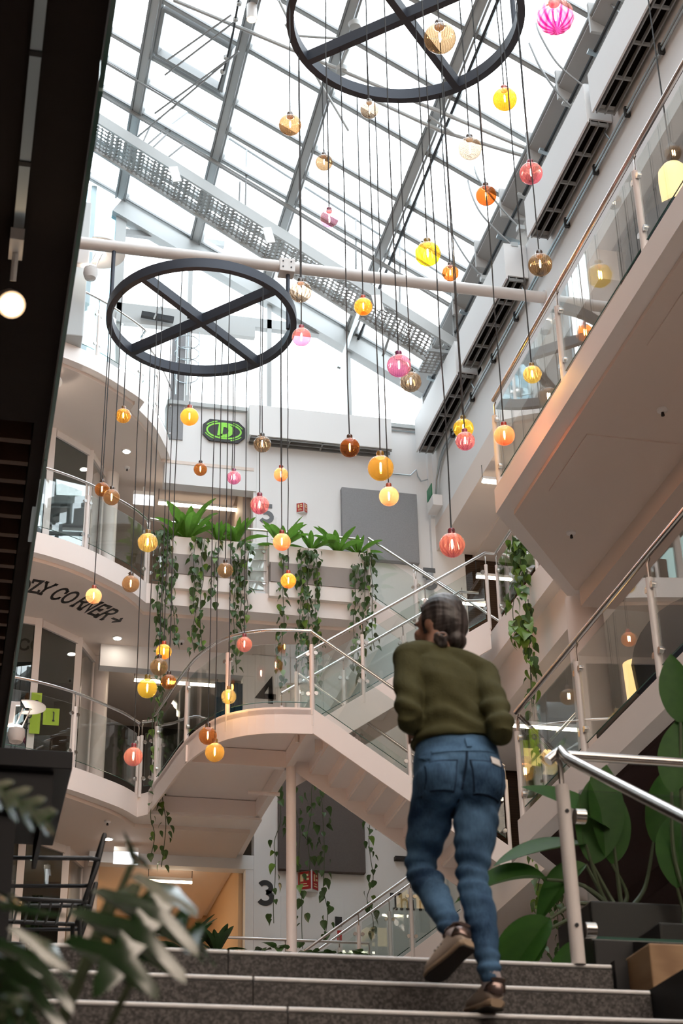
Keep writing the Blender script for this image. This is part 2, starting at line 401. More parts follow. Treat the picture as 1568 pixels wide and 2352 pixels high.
# ---- granite staircase: every tread of two stones with a joint
st = thing('granite_staircase', 'wide dark granite steps with skylight highlights painted pale on the nosings', 'stairs', (1.3, 3.2, 0))
for k in range(16):
    z = L2-0.17*k; yf = 5.92-0.33*k; xj = (0.97, 1.0, 1.05, 1.5, 0.9)[k % 5]
    for x0, x1 in ((0.27, xj-0.002), (xj+0.002, 2.40)):
        mb = MB().box((x0, yf, z-0.17), (x1, yf+0.40, z))
        me = mb.mesh('step_stone', False, st.location); bm = bmesh.new(); bm.from_mesh(me)
        eds = [e for e in bm.edges if all(abs(v.co.z-(z-st.location.z)) < 1e-4 for v in e.verts) and all(abs(v.co.y-(yf-st.location.y)) < 1e-4 for v in e.verts)]
        eds += [e for e in bm.edges if x1 > 2.3 and all(abs(v.co.z-(z-st.location.z)) < 1e-4 for v in e.verts) and all(abs(v.co.x-(x1-st.location.x)) < 1e-4 for v in e.verts)]
        bmesh.ops.bevel(bm, geom=eds, offset=0.016, segments=3, affect='EDGES'); bm.to_mesh(me); bm.free()
        me.materials.append(MATS['granite']); o = bpy.data.objects.new('step_stone', me); COL.objects.link(o); o.parent = st
        MB().tube([(x0+.002, yf+.006, z-.0055), (x1-.002, yf+.006, z-.0055)], .0085, 10).build('nosing', 'nosing_highlight', o, True)  # pale strip stands in for the lit line along the step edge
struct('trim_4', MB().extrude([(0.05, 0.4, 0), (0.05, 5.95, 0), (0.05, 5.95, L2), (0.05, 0.6, 0.02)], (0.215, 0, 0)), 'black', label='black cheek wall left of the granite steps')

# ---- glass roof: rafters down the slope, bars along the hall, panes between
roof = thing('roof', 'sloping glass roof with pale grey glazing bars', None, (4, 16, 19), kind='structure')
PUR = [-1.0, 0.5, 1.98, 3.44, 4.82, 6.44]
RAF = [25.95, 24.8, 23.5, 22.75, 22.05]+[20.70-1.365*k for k in range(16)]
def rp(X, Y, off=0.0): return Vector((X, Y, roof_z(X)+off))
NRM = Vector((TAN, 0, 1)).normalized()
for X in PUR:
    MB().bar(rp(X, YB, -0.03), rp(X, -.5, -0.03), 0.13, 0.10, NRM).build('glazing_bar', 'frame_white', roof)
    for dx in (-.085, .085): MB().bar(rp(X+dx, YB, -0.05), rp(X+dx, -.5, -0.05), 0.035, 0.13, NRM).build('bar_flange', 'frame_grey', roof)
MB().bar(rp(6.60, YB, -0.10), rp(6.60, -.5, -0.10), 0.045, 0.12, NRM).build('cable_channel', 'dark_steel', roof)
for Y in RAF:
    MB().bar(rp(-1.6, Y, 0.0), rp(7.95, Y, 0.0), 0.115, 0.11, NRM).build('rafter', 'frame_white', roof)
    MB().bar(rp(-1.6, Y-.045, -0.065), rp(7.9, Y-.045, -0.065), 0.03, 0.035, NRM).build('rafter_rib', 'frame_grey', roof)
XS = [-1.6] + PUR + [7.95]
for i in range(len(XS)-1):
    for j in range(0, len(RAF)-1):
        a, b = XS[i]+0.07, XS[i+1]-0.07; y1, y0 = RAF[j]-0.04, RAF[j+1]+0.04
        MB().add([rp(a, y0, .05), rp(b, y0, .05), rp(b, y1, .05), rp(a, y1, .05)], [(0, 1, 2, 3)]).build('pane', 'roof_glass', roof)
# one framed opening light near the ridge
ol = MB(); c = [rp(2.14, 21.9, .0), rp(3.28, 21.9, .0), rp(3.28, 20.85, .0), rp(2.14, 20.85, .0)]
for k in range(4): ol.bar(c[k], c[(k+1) % 4], 0.07, 0.16, NRM)
ol.build('opening_light_frame', 'frame_grey', roof)
struct('wall_ridge', MB().box((-1.85, -.5, 16.6), (-1.6, 27, roof_z(-1.6)+0.2)), 'brown_cladding', label='brown clad wall closing the roof at its high side')
struct('ceiling', MB().box((-5, 2, 16.6), (-1.6, 27, 16.9)), 'ceiling_white', label='flat roof over the offices')
struct('ceiling', MB().box((-5, -6, 19.2), (13, -.5, 19.4)), 'ceiling_white', label='solid roof over the entrance')
struct('ceiling', MB().box((8.3, -.5, 17.72), (13, 26, 17.9)), 'ceiling_white', label='flat roof over the galleries')
struct('wall_front', MB().box((-1.6, -.6, 19.2), (8.3, -.45, roof_z(-1.6)+0.1)), 'wall_white', label='upstand at the near end of the glass roof')

# eaves: grey gutter, dark pipe, clerestory glass
gt = thing('gutter', 'grey metal eaves gutter along the low edge of the roof', None, (7.95, 16, 18.3), kind='structure')
gp = [(7.62, 0, 18.62), (7.72, 0, 18.98), (7.98, 0, 18.98), (8.32, 0, 18.55), (8.32, 0, 18.45), (8.02, 0, 18.42)]
MB().extrude([(x, -.5, z) for x, _, z in gp], (0, 26.45, 0)).build('trough', 'gutter_grey', gt)
MB().tube([(7.66, 7, 18.72), (7.66, 25.95, 18.72)], 0.06, 10).build('edge_roll', 'frame_grey', gt, True)
for k in range(13):
    MB().box((7.60, 8+k*1.38, 18.40), (8.30, 8.05+k*1.38, 18.95)).build('bracket', 'gutter_grey', gt)
pw = thing('window_9', 'narrow clerestory glazing under the gutter', None, (8.2, 16, 17.7), kind='structure')
for k in range(-5, 14):
    MB().box((8.18, 7+k*1.38, 17.72), (8.20, 8.30+k*1.38, 18.45)).build('pane', 'roof_glass', pw)
    MB().box((8.15, 8.30+k*1.38, 17.72), (8.25, 8.38+k*1.38, 18.5)).build('mullion', 'frame_white', pw)
pp = thing('window_drive_shaft', 'dark drive shaft with pale brackets below the gutter', 'drive shaft', (7.75, 16, 18.2))
MB().tube([(7.72, 8, 18.24), (7.72, 25.6, 18.24)], 0.032, 8).build('shaft', 'dark_steel', pp, True)
MB().tube([(7.80, 22.5, 18.1), (7.80, 25.8, 18.1)], 0.05, 8).build('white_tube', 'frame_white', pp, True)
for k in range(16):
    MB().bar((7.62, 9.1+k*1.06, 18.25), (8.0, 9.1+k*1.06, 18.16), 0.07, 0.05).build('bracket', 'galvanised' if k % 2 else 'frame_white', pp)
for i, pts in enumerate([[(1390, 0), (1410, 17), (1433, 36)], [(1231, 53), (1240, 80), (1270, 133), (1300, 166), (1347, 203)], [(1215, 99), (1243, 160), (1283, 216), (1323, 256)],
                         [(1089, 382), (1101, 415), (1144, 470), (1194, 525)], [(1074, 415), (1084, 450), (1104, 490), (1140, 530), (1179, 565)], [(1032, 520), (1045, 552), (1075, 600), (1110, 640)]]):
    n = len(pts); q = []
    a = atRoof(*pts[0], -0.15); b = atX(*pts[-1], 7.70)
    for k, p in enumerate(pts):
        Yk = a.y+(b.y-a.y)*k/(n-1); q.append(atY(*p, Yk))
    t = thing('roof_window_opener', ['bent rod opener near the upper corner of the roof', 'curved rod opener beside the magenta swirl globe', 'long curved rod opener reaching in beside the ring rim',
              'short curved rod opener behind the copper globe', 'curved rod opener just below the copper globe', 'lowest curved rod opener above the white tube'][i], 'window opener', b, 'curved roof window openers')
    MB().tube(catmull(q, 4), 0.016, 6).build('rod', 'frame_grey', t, True)
    MB().box(b-Vector((0.05, 0.05, 0.04)), b+Vector((0.06, 0.05, 0.04))).build('bracket', 'frame_white', t)

# trusses under the roof with ball joints
tr = thing('roof_truss', 'slender white tube truss with cast joints below the roof', 'truss', (5.4, 20, 19.9))
for a, b, r in (((400, 0), (1255, 360), .035), ((655, 55), (800, 300), .022), ((640, 0), (680, 82), .022), ((680, 82), (800, 90), .022), ((800, 110), (760, 200), .03), ((985, 535//2), (1045, 310), .022), ((1010, 300), (1210, 360), .035), ((860, 230), (1010, 300), .035)):
    MB().tube([atRoof(*a, -0.28), atRoof(*b, -0.28)], r, 8).build('tube', 'frame_white', tr, True)
for p in ((815, 55), (785, 158), (1215, 372)):
    c = atRoof(*p, -0.24); MB().lathe([(0.0, -.08), (.09, -.07), (.11, 0), (.06, .06), (.0, .08)], c, 14).build('cast_joint', 'frame_white', tr, True)

# ---- gable: glazed end wall above the sill
gw = thing('window_1', 'tall glazed gable above the end wall', None, (5, YB, 17.8), kind='structure')
for X in (2.0, 3.36, 4.88, 6.40, 7.86):
    w = 0.20 if X < 2.5 else 0.085
    zt = roof_z(X)-0.25
    MB().box((X-w/2, YB+0.02, 17.75 if X > 3.1 else L6), (X+w/2, YB+0.16, zt)).build('mullion', 'frame_white', gw)
MB().bar((1.9, YB+0.06, roof_z(1.9)-0.30), (8.1, YB+0.06, roof_z(8.1)-0.30), 0.24, 0.34, (0, 0, 1)).build('rake_beam', 'frame_white', gw)
MB().box((2.0, YB+0.04, 21.48), (4.0, YB+0.14, 21.60)).build('transom', 'frame_grey', gw)
MB().box((2.0, YB+0.02, 19.66), (6.9, YB+0.16, 19.86)).build('transom', 'frame_white', gw)
MB().box((2.0, YB-0.02, 19.40), (4.6, YB+0.10, 19.64)).build('blind_box', 'frame_white', gw)
for x0, x1 in ((2.1, 3.32), (3.40, 4.84), (4.92, 6.36), (6.44, 7.82)):
    z0 = 17.80 if x0 > 3.2 else L6+0.05
    MB().add([(x0, YB+.1, z0), (x1, YB+.1, z0), (x1, YB+.1, roof_z(x1)-.4), (x0, YB+.1, roof_z(x0)-.4)], [(0, 1, 2, 3)]).build('pane', 'roof_glass', gw)
MB().box((3.05, YB-0.02, 17.0), (3.30, YB+0.01, 19.3)).build('curtain', 'felt_grey', gw)
da = thing('window_actuator', 'dark motor with a pale hook on the gable transom', 'window motor', (2.9, YB-0.1, 19.5))
MB().bar((2.45, YB-0.12, 19.55), (3.05, YB-0.12, 19.5), 0.09, 0.10).build('motor', 'dark_steel', da)
MB().tube([(2.68, YB-.16, 19.45), (2.74, YB-.2, 19.62), (2.80, YB-.2, 19.72), (2.83, YB-.16, 19.66)], .018, 6).build('hook', 'frame_white', da, True)
# left part: bluish glass wall and the tower beyond the roof
lw = thing('window_2', 'bluish glass wall beside the gable with louvre blinds', None, (0.9, YB+0.2, L6), kind='structure')
for X in (0.2, 0.85, 1.45):
    MB().box((X-.05, YB+.02, L6), (X+.05, YB+.14, roof_z(X)-0.1)).build('mullion', 'tower_frame', lw)
for x0, x1 in ((-.6, .15), (.25, .8), (.9, 1.4), (1.5, 1.9)):
    MB().box((x0, YB+.08, L6), (x1, YB+.09, roof_z(x1)-.2)).build('pane', 'tower_glass', lw)
for k in range(9):
    MB().bar((0.3, YB+.3, L6+.5+k*.55), (1.4, YB+.3, L6+.65+k*.55), .05, .20 if k % 2 else .30).build('louvre', 'tower_frame', lw)
tw = thing('glass_tower', 'pale blue glass tower rising outside the roof', 'tower', (1.0, 31, L6))
MB().box((-2.5, 31, 10), (1.0, 34, 46)).build('facade', 'tower_frame', tw)
for k in range(12):
    for x0 in (-1.2, -.45, .3):
        MB().box((x0, 30.93, 17+k*2.3), (x0+.66, 30.99, 19.1+k*2.3)).build('pane', 'tower_glass', tw)
    MB().bar((1.05, 31.0, 17+k*2.3), (1.05, 33.5, 17.3+k*2.3), .08, .12).build('brace', 'tower_frame', tw)

# ---- left office facades on three levels
FP = [(-3.0, 24.6), (-1.8, 24.8), (-0.6, 25.0), (0.1, 25.08), (0.98, 25.26), (1.68, 25.88), (2.0, 26.6)]
for lv, (z0, z1) in enumerate(((L3, L4-.41), (L4, L5-.41), (L5, L6-.36))):
    fw_ = thing('window_%d' % (3+lv), ['glazed office front on the third level', 'glazed office front behind the lettered soffit rail', 'glazed office front under the top balcony'][lv], None, (0.8, 25.6, z0), kind='structure')
    for i, p in enumerate(FP):
        MB().box((p[0]-.055, p[1]-.055, z0), (p[0]+.055, p[1]+.055, z1)).build('mullion', 'post_white', fw_)
    for i in range(len(FP)-1):
        a, b = FP[i], FP[i+1]
        d = Vector((b[0]-a[0], b[1]-a[1], 0)).normalized()*.06
        A = v3(a, 0)+d; B = v3(b, 0)-d
        MB().bar(v3(A, z1-.06), v3(B, z1-.06), .09, .12).build('head_rail', 'post_white', fw_)
        MB().bar(v3(A, z0+.05), v3(B, z0+.05), .09, .10).build('bottom_rail', 'post_white', fw_)
        MB().bar(v3(A, (z0+z1)/2), v3(B, (z0+z1)/2), .012, z1-z0-.24).build('pane', 'facade_glass', fw_)
    MB().tube([(2.12, 26.62, z0), (2.12, 26.62, z1)], .14, 18).build('round_pier', 'post_white', fw_, True)
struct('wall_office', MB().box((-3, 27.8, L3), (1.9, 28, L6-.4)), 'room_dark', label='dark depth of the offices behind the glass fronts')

# ---- underside furniture of the soffits
def downlight(p, label):
    t = thing('downlight', label, 'downlight', p, 'recessed downlights')
    MB().lathe([(.085, 0), (.085, -.012), (.065, -.016)], p, 18).build('trim_ring', 'box_white', t)
    MB().lathe([(.062, -.004), (.062, -.018), (.0, -.018)], p, 18).build('lens', 'lamp_cool', t)
downlight(Vector((2.29, 25.74, L6-.36)), 'round lit downlight in the soffit of the top balcony')
downlight(Vector((2.29, 25.73, L5-.41)), 'round lit downlight past the end of the soffit lettering')
downlight(Vector((2.27, 25.35, L4-.41)), 'round lit downlight beside the lowest white exit box')
def detector(p, label):
    t = thing('smoke_detector', label, 'detector', p, 'ceiling sprinkler heads and detectors')
    MB().lathe([(.05, 0), (.05, -.02), (.03, -.035), (.0, -.035)], p, 14).build('rose', 'box_white', t, True)
    MB().lathe([(.012, -.03), (.018, -.07), (.0, -.075)], p, 8).build('head', 'dark_steel', t, True)
detector(atZ(1311, 1222, L4-.33), 'small sprinkler head on the gallery soffit near the column')
detector(atZ(1520, 940, L4-.33), 'small sprinkler head on the gallery soffit beside the access panels')
detector(atZ(292, 1073, L6-.36), 'small sprinkler head under the top curved balcony')
detector(atZ(417, 1472, L5-.41), 'small sprinkler head under the planter balcony')
detector(atZ(247, 1885, L4-.41), 'small sprinkler head under the fourth level curve')
def linear(a, b, label, mat='lamp_white', w=.07):
    t = thing('linear_lamp', label, 'linear lamp', (Vector(a)+Vector(b))/2, 'long linear ceiling lamps')
    MB().bar(Vector(a)+Vector((0, 0, .045)), Vector(b)+Vector((0, 0, .045)), w*1.15, .05).build('housing', 'box_white', t)
    MB().bar(Vector(a)+Vector((0, 0, .005)), Vector(b)+Vector((0, 0, .005)), w, .03).build('diffuser', mat, t)
    for q in (a, b):
        MB().tube([Vector(q)+Vector((0, 0, .07)), Vector(q)+Vector((0, 0, .30))], .006, 5).build('hanger', 'dark_steel', t)
linear((3.02, 26.95, 16.2), (4.46, 26.95, 16.2), 'long linear lamp glowing above the left fern planter')
linear((2.7, 26.7, 12.6), (4.12, 26.7, 12.6), 'long linear lamp behind the curved landing on the fourth level')
linear((3.05, 26.6, 9.12), (3.75, 26.6, 9.12), 'long linear lamp in the amber room on the third level', w=.05)
linear((6.72, 19.35, 9.2), (7.80, 19.35, 9.2), 'linear lamp under the right-hand gallery behind the trailing vine', w=.05)
q1 = atZ(1108, 1105, 14.85)
linear(q1, q1+Vector((.95, 0, 0)), 'short linear lamp under the soffit above the gallery rail end', w=.09)
q1 = atY(1094, 1325, 24.6); linear(q1, q1+Vector((.62, 0, 0)), 'upper of two short linear lamps before the dark wood wall', w=.06)
q1 = atY(1062, 1386, 25.0); linear(q1, q1+Vector((.40, 0, 0)), 'lower of two short linear lamps before the dark wood wall', w=.06)
linear((-1.2, 29.2, 9.2), (1.75, 29.2, 9.2), 'unseen linear lamp added to brighten the amber room', 'added_lamp_light', w=.10)  # hidden lamp, added to raise the brightness of the amber room
def exitbox(p, label, w=.38, h=.17):
    t = thing('exit_box', label, 'exit sign', p, 'illuminated exit sign boxes')
    p = Vector(p)
    MB().box(p+Vector((-w/2, 0, .02)), p+Vector((w/2, .10, .09))).build('base', 'box_white', t, bevel=.006)
    MB().box(p+Vector((-w/2, .03, -h)), p+Vector((w/2, .06, .02))).build('lit_panel', 'sign_lit', t, bevel=.004)
    MB().box(p+Vector((-.02, .03, .09)), p+Vector((.02, .06, .20))).build('stem', 'box_white', t)
exitbox((2.74, 26.8, 16.25), 'glowing white exit box hanging above the left fern planter')
exitbox((2.57, 25.50, 9.22), 'glowing white exit box under the fourth level balcony')
# ================================================================== BALUSTRADES AND STAIRS
def railing(name, label, pts, posts, h=1.12, z_off=0.0, group=None, glass=(0.12, 0.96), rail_r=0.022, post_h=0.93, post_r=0.027, ext=0.12, side=(0, 0), bracket=True, pane_gap=.06, in_dir=None):
    """pts: floor-edge points (curved paths allowed); posts: indices of pts that carry a post."""
    P = [Vector(p) for p in pts]
    t = thing(name, label, 'balustrade', P[posts[0]], group)
    off = Vector((side[0], side[1], 0))
    MB().tube([p+Vector((0, 0, h)) for p in P], rail_r, 10).build('handrail', 'brushed_steel', t, True)
    for i in posts:
        p = P[i]
        po = MB().tube([p+Vector((0, 0, -ext)), p+Vector((0, 0, post_h))], post_r, 10).build('post', 'post_white', t, True)
        d = (P[min(i+1, len(P)-1)]-P[max(i-1, 0)]); d.z = 0; d.normalize()
        n = Vector((-d.y, d.x, 0))
        if bracket:
            b0 = p+Vector((0, 0, post_h-.02)); b1 = p+Vector((0, 0, h-.07)); b2 = p+n*.02+Vector((0, 0, h-.02))
            MB().tube([b0, b1, b2], .009, 6).build('bracket', 'brushed_steel', po, True)
        for zz in (glass[0]+.12, glass[1]-.14):
            for s in (-1, 1):
                if (i == posts[0] and s < 0) or (i == posts[-1] and s > 0): continue
                MB().disc(p+d*s*.055+Vector((0, 0, zz)), n, .028, .035, 12).build('clamp', 'brushed_steel', po, True)
                MB().bar(p, p+d*s*.045, .014, .014).build('clamp_arm', 'brushed_steel', po) if False else None
    for a, b in zip(posts[:-1], posts[1:]):
        seg = P[a:b+1]
        ins = []
        for k, q in enumerate(seg): ins.append(q.copy())
        d0 = (seg[1]-seg[0]).normalized(); d1 = (seg[-1]-seg[-2]).normalized()
        ins[0] = ins[0]+d0*pane_gap; ins[-1] = ins[-1]-d1*pane_gap
        vs = []; fs = []; th = .006
        for k, q in enumerate(ins):
            dd = ins[min(k+1, len(ins)-1)]-ins[max(k-1, 0)]; dd.z = 0; dd.normalize(); n = Vector((-dd.y, dd.x, 0))*th
            vs += [q-n+Vector((0, 0, glass[0])), q+n+Vector((0, 0, glass[0])), q+n+Vector((0, 0, glass[1])), q-n+Vector((0, 0, glass[1]))]
        m = len(ins)
        for k in range(m-1):
            for c in range(4): fs.append((k*4+c, k*4+(c+1) % 4, k*4+4+(c+1) % 4, k*4+4+c))
        fs += [(0, 1, 2, 3), tuple((m-1)*4+c for c in (3, 2, 1, 0))]
        pn = MB().add(vs, fs).build('glass_pane', 'rail_glass', t)
        tp = MB().tube([q+Vector((0, 0, glass[0]-.004)) for q in ins], .006, 4).build('pane_edge', 'glass_edge', pn)
    return t
def along(a, b, n): return [Vector(a).lerp(Vector(b), k/n) for k in range(n+1)]
def bezier_plan(poly, z): return [Vector((p[0], p[1], z)) for p in poly]

EI = inset(EDGE, 0.03)
for z, nm, ix in ((L4, 'curved glass balustrade of the fourth level above the office door', [5, 20, 35]), (L5, 'curved glass balustrade under the top balcony beside the round office', [5, 20, 35]),):
    E3 = bezier_plan(EI, z)
    railing('glass_balustrade', nm, E3, [i for i in ix if i < len(E3)], h=1.15, ext=.05)
E6 = bezier_plan(inset(EDGE[:-4]+TIP, .03), L6)
railing('glass_balustrade', 'curved glass balustrade of the top balcony beside the gable', E6, [5, 20, 30, 38, len(E6)-1], h=1.15, ext=.05)
railing('glass_balustrade', 'short straight balustrade joining the curve to the stair landing', [(2.62, 24.42, L4), (2.72, 24.36, L4), (2.80, 24.30, L4)], [0, 2], h=1.15, ext=.05)
LN = bezier_plan(inset(LAND, .03), L4)
railing('glass_balustrade', 'curved glass balustrade sweeping round the stair landing', LN, [2, 11, 20, 30], h=1.17, ext=.22, post_r=.034)
# straight balustrade behind the planters
railing('glass_balustrade', 'straight balustrade behind the two fern planters', [(2.62, 24.54, L5)]+along((2.95, 24.59, L5), (6.22, 24.59, L5), 4), [0, 1, 3, 5], h=1.22)
bars = thing('guard_bars', 'thin horizontal guard bars in the gap between the two planters', 'guard bars', (4.4, 24.60, L5))
for z in (.25, .45, .65, .85):
    MB().tube([(4.25, 24.57, L5+z), (4.57, 24.57, L5+z)], .008, 6).build('bar', 'brushed_steel', bars)
MB().box((4.26, 24.60, L5+.1), (4.56, 24.615, L5+1.0)).build('backing_panel', 'box_white', bars)

# right-hand galleries
RL = along((5.12, 14.44, L4), (5.12, 4.44, L4), 5)
railing('gallery_balustrade', 'long glass balustrade of the upper right-hand gallery', RL, list(range(6)), h=1.06, ext=.22, post_h=.86, rail_r=.026, post_r=.032, glass=(.1, .92))
RL3 = along((5.12, 14.44, L3), (5.12, 4.44, L3), 6)
railing('gallery_balustrade', 'long glass balustrade of the lounge gallery with the table lamp', RL3, list(range(7)), h=1.06, ext=.05, post_h=.86, rail_r=.026, post_r=.032, glass=(.1, .92))
railing('gallery_balustrade', 'slanting glass balustrade at the end of the lounge gallery', along((5.16, 14.5, L3), (6.42, 16.12, L3), 2), [0, 2], h=1.06, post_h=.86, glass=(.1, .92))
railing('gallery_balustrade', 'balustrade of the half-level gallery above the big vine', along((7.38, 21.2, 11.55), (7.38, 16.2, 11.55), 3), [0, 1, 2, 3], h=1.13, ext=.2)

# ---- steel stairs: closed white stringers with folded treads
def flight(name, label, a, b, w, n, th=.33, lower=True, tread='stair_white', wdir=(0, 1, 0)):
    """a = top nosing, b = bottom nosing of the near stringer; the flight is w wide in wdir."""
    a = Vector(a); b = Vector(b); W = Vector(wdir)*w
    t = thing(name, label, 'staircase', b)
    d = (b-a); run = Vector((d.x, d.y, 0)); L = run.length; run = run/L; drop = -d.z
    s = run*0.0
    for k, o in enumerate((Vector((0, 0, 0)), W)):
        q = [a+o+Vector((0, 0, .03)), b+o+Vector((0, 0, .03)), b+o+Vector((0, 0, -th)), a+o+Vector((0, 0, -th))]
        nn = Vector(wdir)*(.03 if k == 0 else -.03)
        MB().extrude(q, nn).build('stringer', 'stair_white', t, bevel=.004)
    for k in range(n):
        p = a+run*(L*k/n)+Vector((0, 0, -drop*(k+1)/n)); q = p+run*(L/n+.03)
        MB().add([p+Vector((0, 0, 0))+W*.02, q+W*.02, q+W*.98, p+W*.98, p+W*.02+Vector((0, 0, -.035)), q+W*.02+Vector((0, 0, -.035)), q+W*.98+Vector((0, 0, -.035)), p+W*.98+Vector((0, 0, -.035))],
                 [(0, 1, 2, 3), (7, 6, 5, 4), (0, 4, 5, 1), (1, 5, 6, 2), (2, 6, 7, 3), (3, 7, 4, 0)]).build('tread', tread, t)
        r0 = p+Vector((0, 0, drop/n))
        MB().add([p+W*.02, p+W*.98, r0+W*.98, r0+W*.02, p+W*.02-run*.02, p+W*.98-run*.02, r0+W*.98-run*.02, r0+W*.02-run*.02],
                 [(0, 1, 2, 3), (7, 6, 5, 4), (0, 4, 5, 1), (1, 5, 6, 2), (2, 6, 7, 3), (3, 7, 4, 0)]).build('riser', tread, t)
    return t
# flight A: from the curved landing down to the right
A0 = Vector((4.48, 20.70, L4)); A1 = Vector((7.13, 20.70, 8.02))
flight('stair_flight', 'white steel flight falling from the curved landing behind the walking person', A0, A1, 1.42, 10)
railing('stair_balustrade', 'glass balustrade on the near side of the falling flight', along(A0+Vector((0, .02, .03)), A1+Vector((0, .02, .03)), 2), [0, 1, 2], h=1.13, ext=.1, glass=(.10, .95))
railing('stair_balustrade', 'far balustrade of the falling flight', along(A0+Vector((.1, 1.4, 0)), A1+Vector((0, 1.4, .03)), 3), [0, 1, 2, 3], h=1.13)
# landing plate, fascia and beams
lp = thing('stair_landing', 'curved white steel stair landing on a slim post', 'stair landing', (3.6, 22, L4-.35))
LP = LAND+[(4.5, 22.15), (4.46, 24.3)]
MB().prism(LP, L4-.07, L4).build('deck', 'stair_white', lp)
fs = MB(); LI = inset(LAND, .03)
for k in range(len(LAND)-1):
    a, b, c, d = LAND[k], LAND[k+1], LI[k+1], LI[k]
    fs.prism([a, b, c, d], L4-.34, L4+.03)
fs.build('fascia', 'stair_white', lp)
for a, b in (((4.46, 20.74, L4-.2), (4.40, 24.25, L4-.2)), ((2.98, 22.12, L4-.2), (4.46, 22.12, L4-.2)), ((3.65, 20.9, L4-.16), (3.6, 22.1, L4-.16)) if False else ((2.80, 24.26, L4-.2), (4.4, 24.26, L4-.2))):
    MB().bar(a, b, .10, .24).build('beam', 'stair_white', lp)
MB().tube([(4.0, 22.9, L4-.42), (4.46, 22.9, L4-.42)], .03, 8).build('pipe', 'stair_white', lp, True)
MB().bar((4.46, 22.14, L4-.26), (4.47, 22.4, L4-.60), .12, .5).build('gusset', 'stair_white', lp) if False else None
MB().tube([(4.46, 22.07, L3), (4.46, 22.07, L4-.3)], .07, 16).build('support_post', 'stair_white', lp, True)
# flight B: up from the landing to the half-level gallery
B1 = Vector((4.62, 21.20, L4)); B0 = Vector((7.22, 21.20, 11.55))
flight('stair_flight', 'white steel flight rising from the landing to the half-level gallery', B0, B1, 1.36, 10, th=.42)
def stairrail(label, a, b, extra_hi, n=3):
    a = Vector(a); b = Vector(b)
    pts = along(a, b, n)+[b+Vector(extra_hi)]
    return railing('stair_balustrade', label, pts, list(range(n+1)), h=1.13, ext=.10, glass=(.10, .95))
stairrail('near balustrade of the rising flight above the person', B1+Vector((-.25, .02, -.17)), B0+Vector((0, .02, 0)), (.14, 0, 0))
stairrail('far balustrade of the rising flight beside the grey panel', B1+Vector((-.2, 1.34, -.14)), B0+Vector((0, 1.34, 0)), (.3, 0, 0))
# flight C: from the half-level gallery back up to the planter level
C0 = Vector((6.26, 24.36, L5)); C1 = Vector((7.40, 22.85, 11.55))
wd = Vector((C1.y-C0.y, -(C1.x-C0.x), 0)).normalized()*-1
flight('stair_flight', 'upper white flight beside the end wall leading to the planters', C0, C1, 1.25, 10, th=.36, wdir=tuple(wd))
railing('stair_balustrade', 'glass balustrade of the upper flight beside the grey wall panel', along(C0, C1, 2)+[C1+Vector((.28, -.1, 0))], [0, 1, 2], h=1.13, glass=(.1, .95))
railing('stair_balustrade', 'wall-side handrail of the upper flight', along(C0+wd*1.22, C1+wd*1.22, 2), [0, 2], h=1.08, glass=(.1, .5))
# flight D: from the third level up to the lower half-level, only its rails show
D1 = Vector((5.0, 23.8, L3)); D0 = Vector((7.4, 23.8, 8.02))
flight('stair_flight', 'lowest white flight rising behind the granite steps', D0, D1, 1.3, 10)
stairrail('near balustrade of the lowest flight by the wall lettering', D1, D0, (.2, 0, 0))
stairrail('far balustrade of the lowest flight by the wall lettering', D1+Vector((0, 1.26, 0)), D0+Vector((0, 1.26, 0)), (.2, 0, 0))
railing('glass_balustrade', 'straight steel handrail across the third level behind the granite steps', along((2.3, 24.2, L3), (6.05, 24.2, L3), 3), [0, 1, 2, 3], h=1.38)
railing('gallery_balustrade', 'balustrade of the lower half-level gallery', along((7.38, 20.6, 8.02), (7.38, 18.2, 8.02), 1)+[(7.38, 18.0, 8.02)], [0, 1], h=1.1)

# ---- handrail at the head of the granite steps
hr = thing('stair_handrail', 'brushed steel handrail with grey post at the head of the granite steps', 'handrail', (2.275, 5.92, L2))
po = MB().tube([(2.275, 5.93, L2), (2.268, 5.93, 3.41)], .027, 14).build('post', 'post_white', hr, True)
MB().tube([(2.268, 5.93, 3.40), (2.268, 5.93, 3.50), (2.25, 5.93, 3.535)], .011, 8).build('bracket', 'brushed_steel', po, True)
for z in (2.86, 3.30):
    MB().disc((2.27, 5.902, z), (0, 1, 0), .008, .006, 8).build('screw', 'dark_steel', po)
    MB().disc((2.33, 5.93, z-.01), (1, 0, 0), .03, .04, 12).build('clamp', 'brushed_steel', po, True)
hp = [atY(1258, 1748, 5.93), atY(1272, 1735, 5.93), atY(1287, 1724, 5.92)]
hp += [Vector((2.275, 5.92-k*.33, hp[-1].z-.02-k*.19)) for k in (0.15, 2, 4, 8, 14)]
MB().tube(hp, .021, 12).build('sloping_rail', 'brushed_steel', hr, True)
MB().tube([(2.26, 5.95, 3.545), (4.9, 5.95, 3.545)], .019, 12).build('level_rail', 'brushed_steel', hr, True)
MB().box((2.34, 5.935, 2.83), (3.60, 5.947, 3.40)).build('glass_pane', 'rail_glass', hr)
MB().box((2.34, 5.934, 2.82), (3.60, 5.948, 2.83)).build('pane_edge', 'glass_edge', hr)

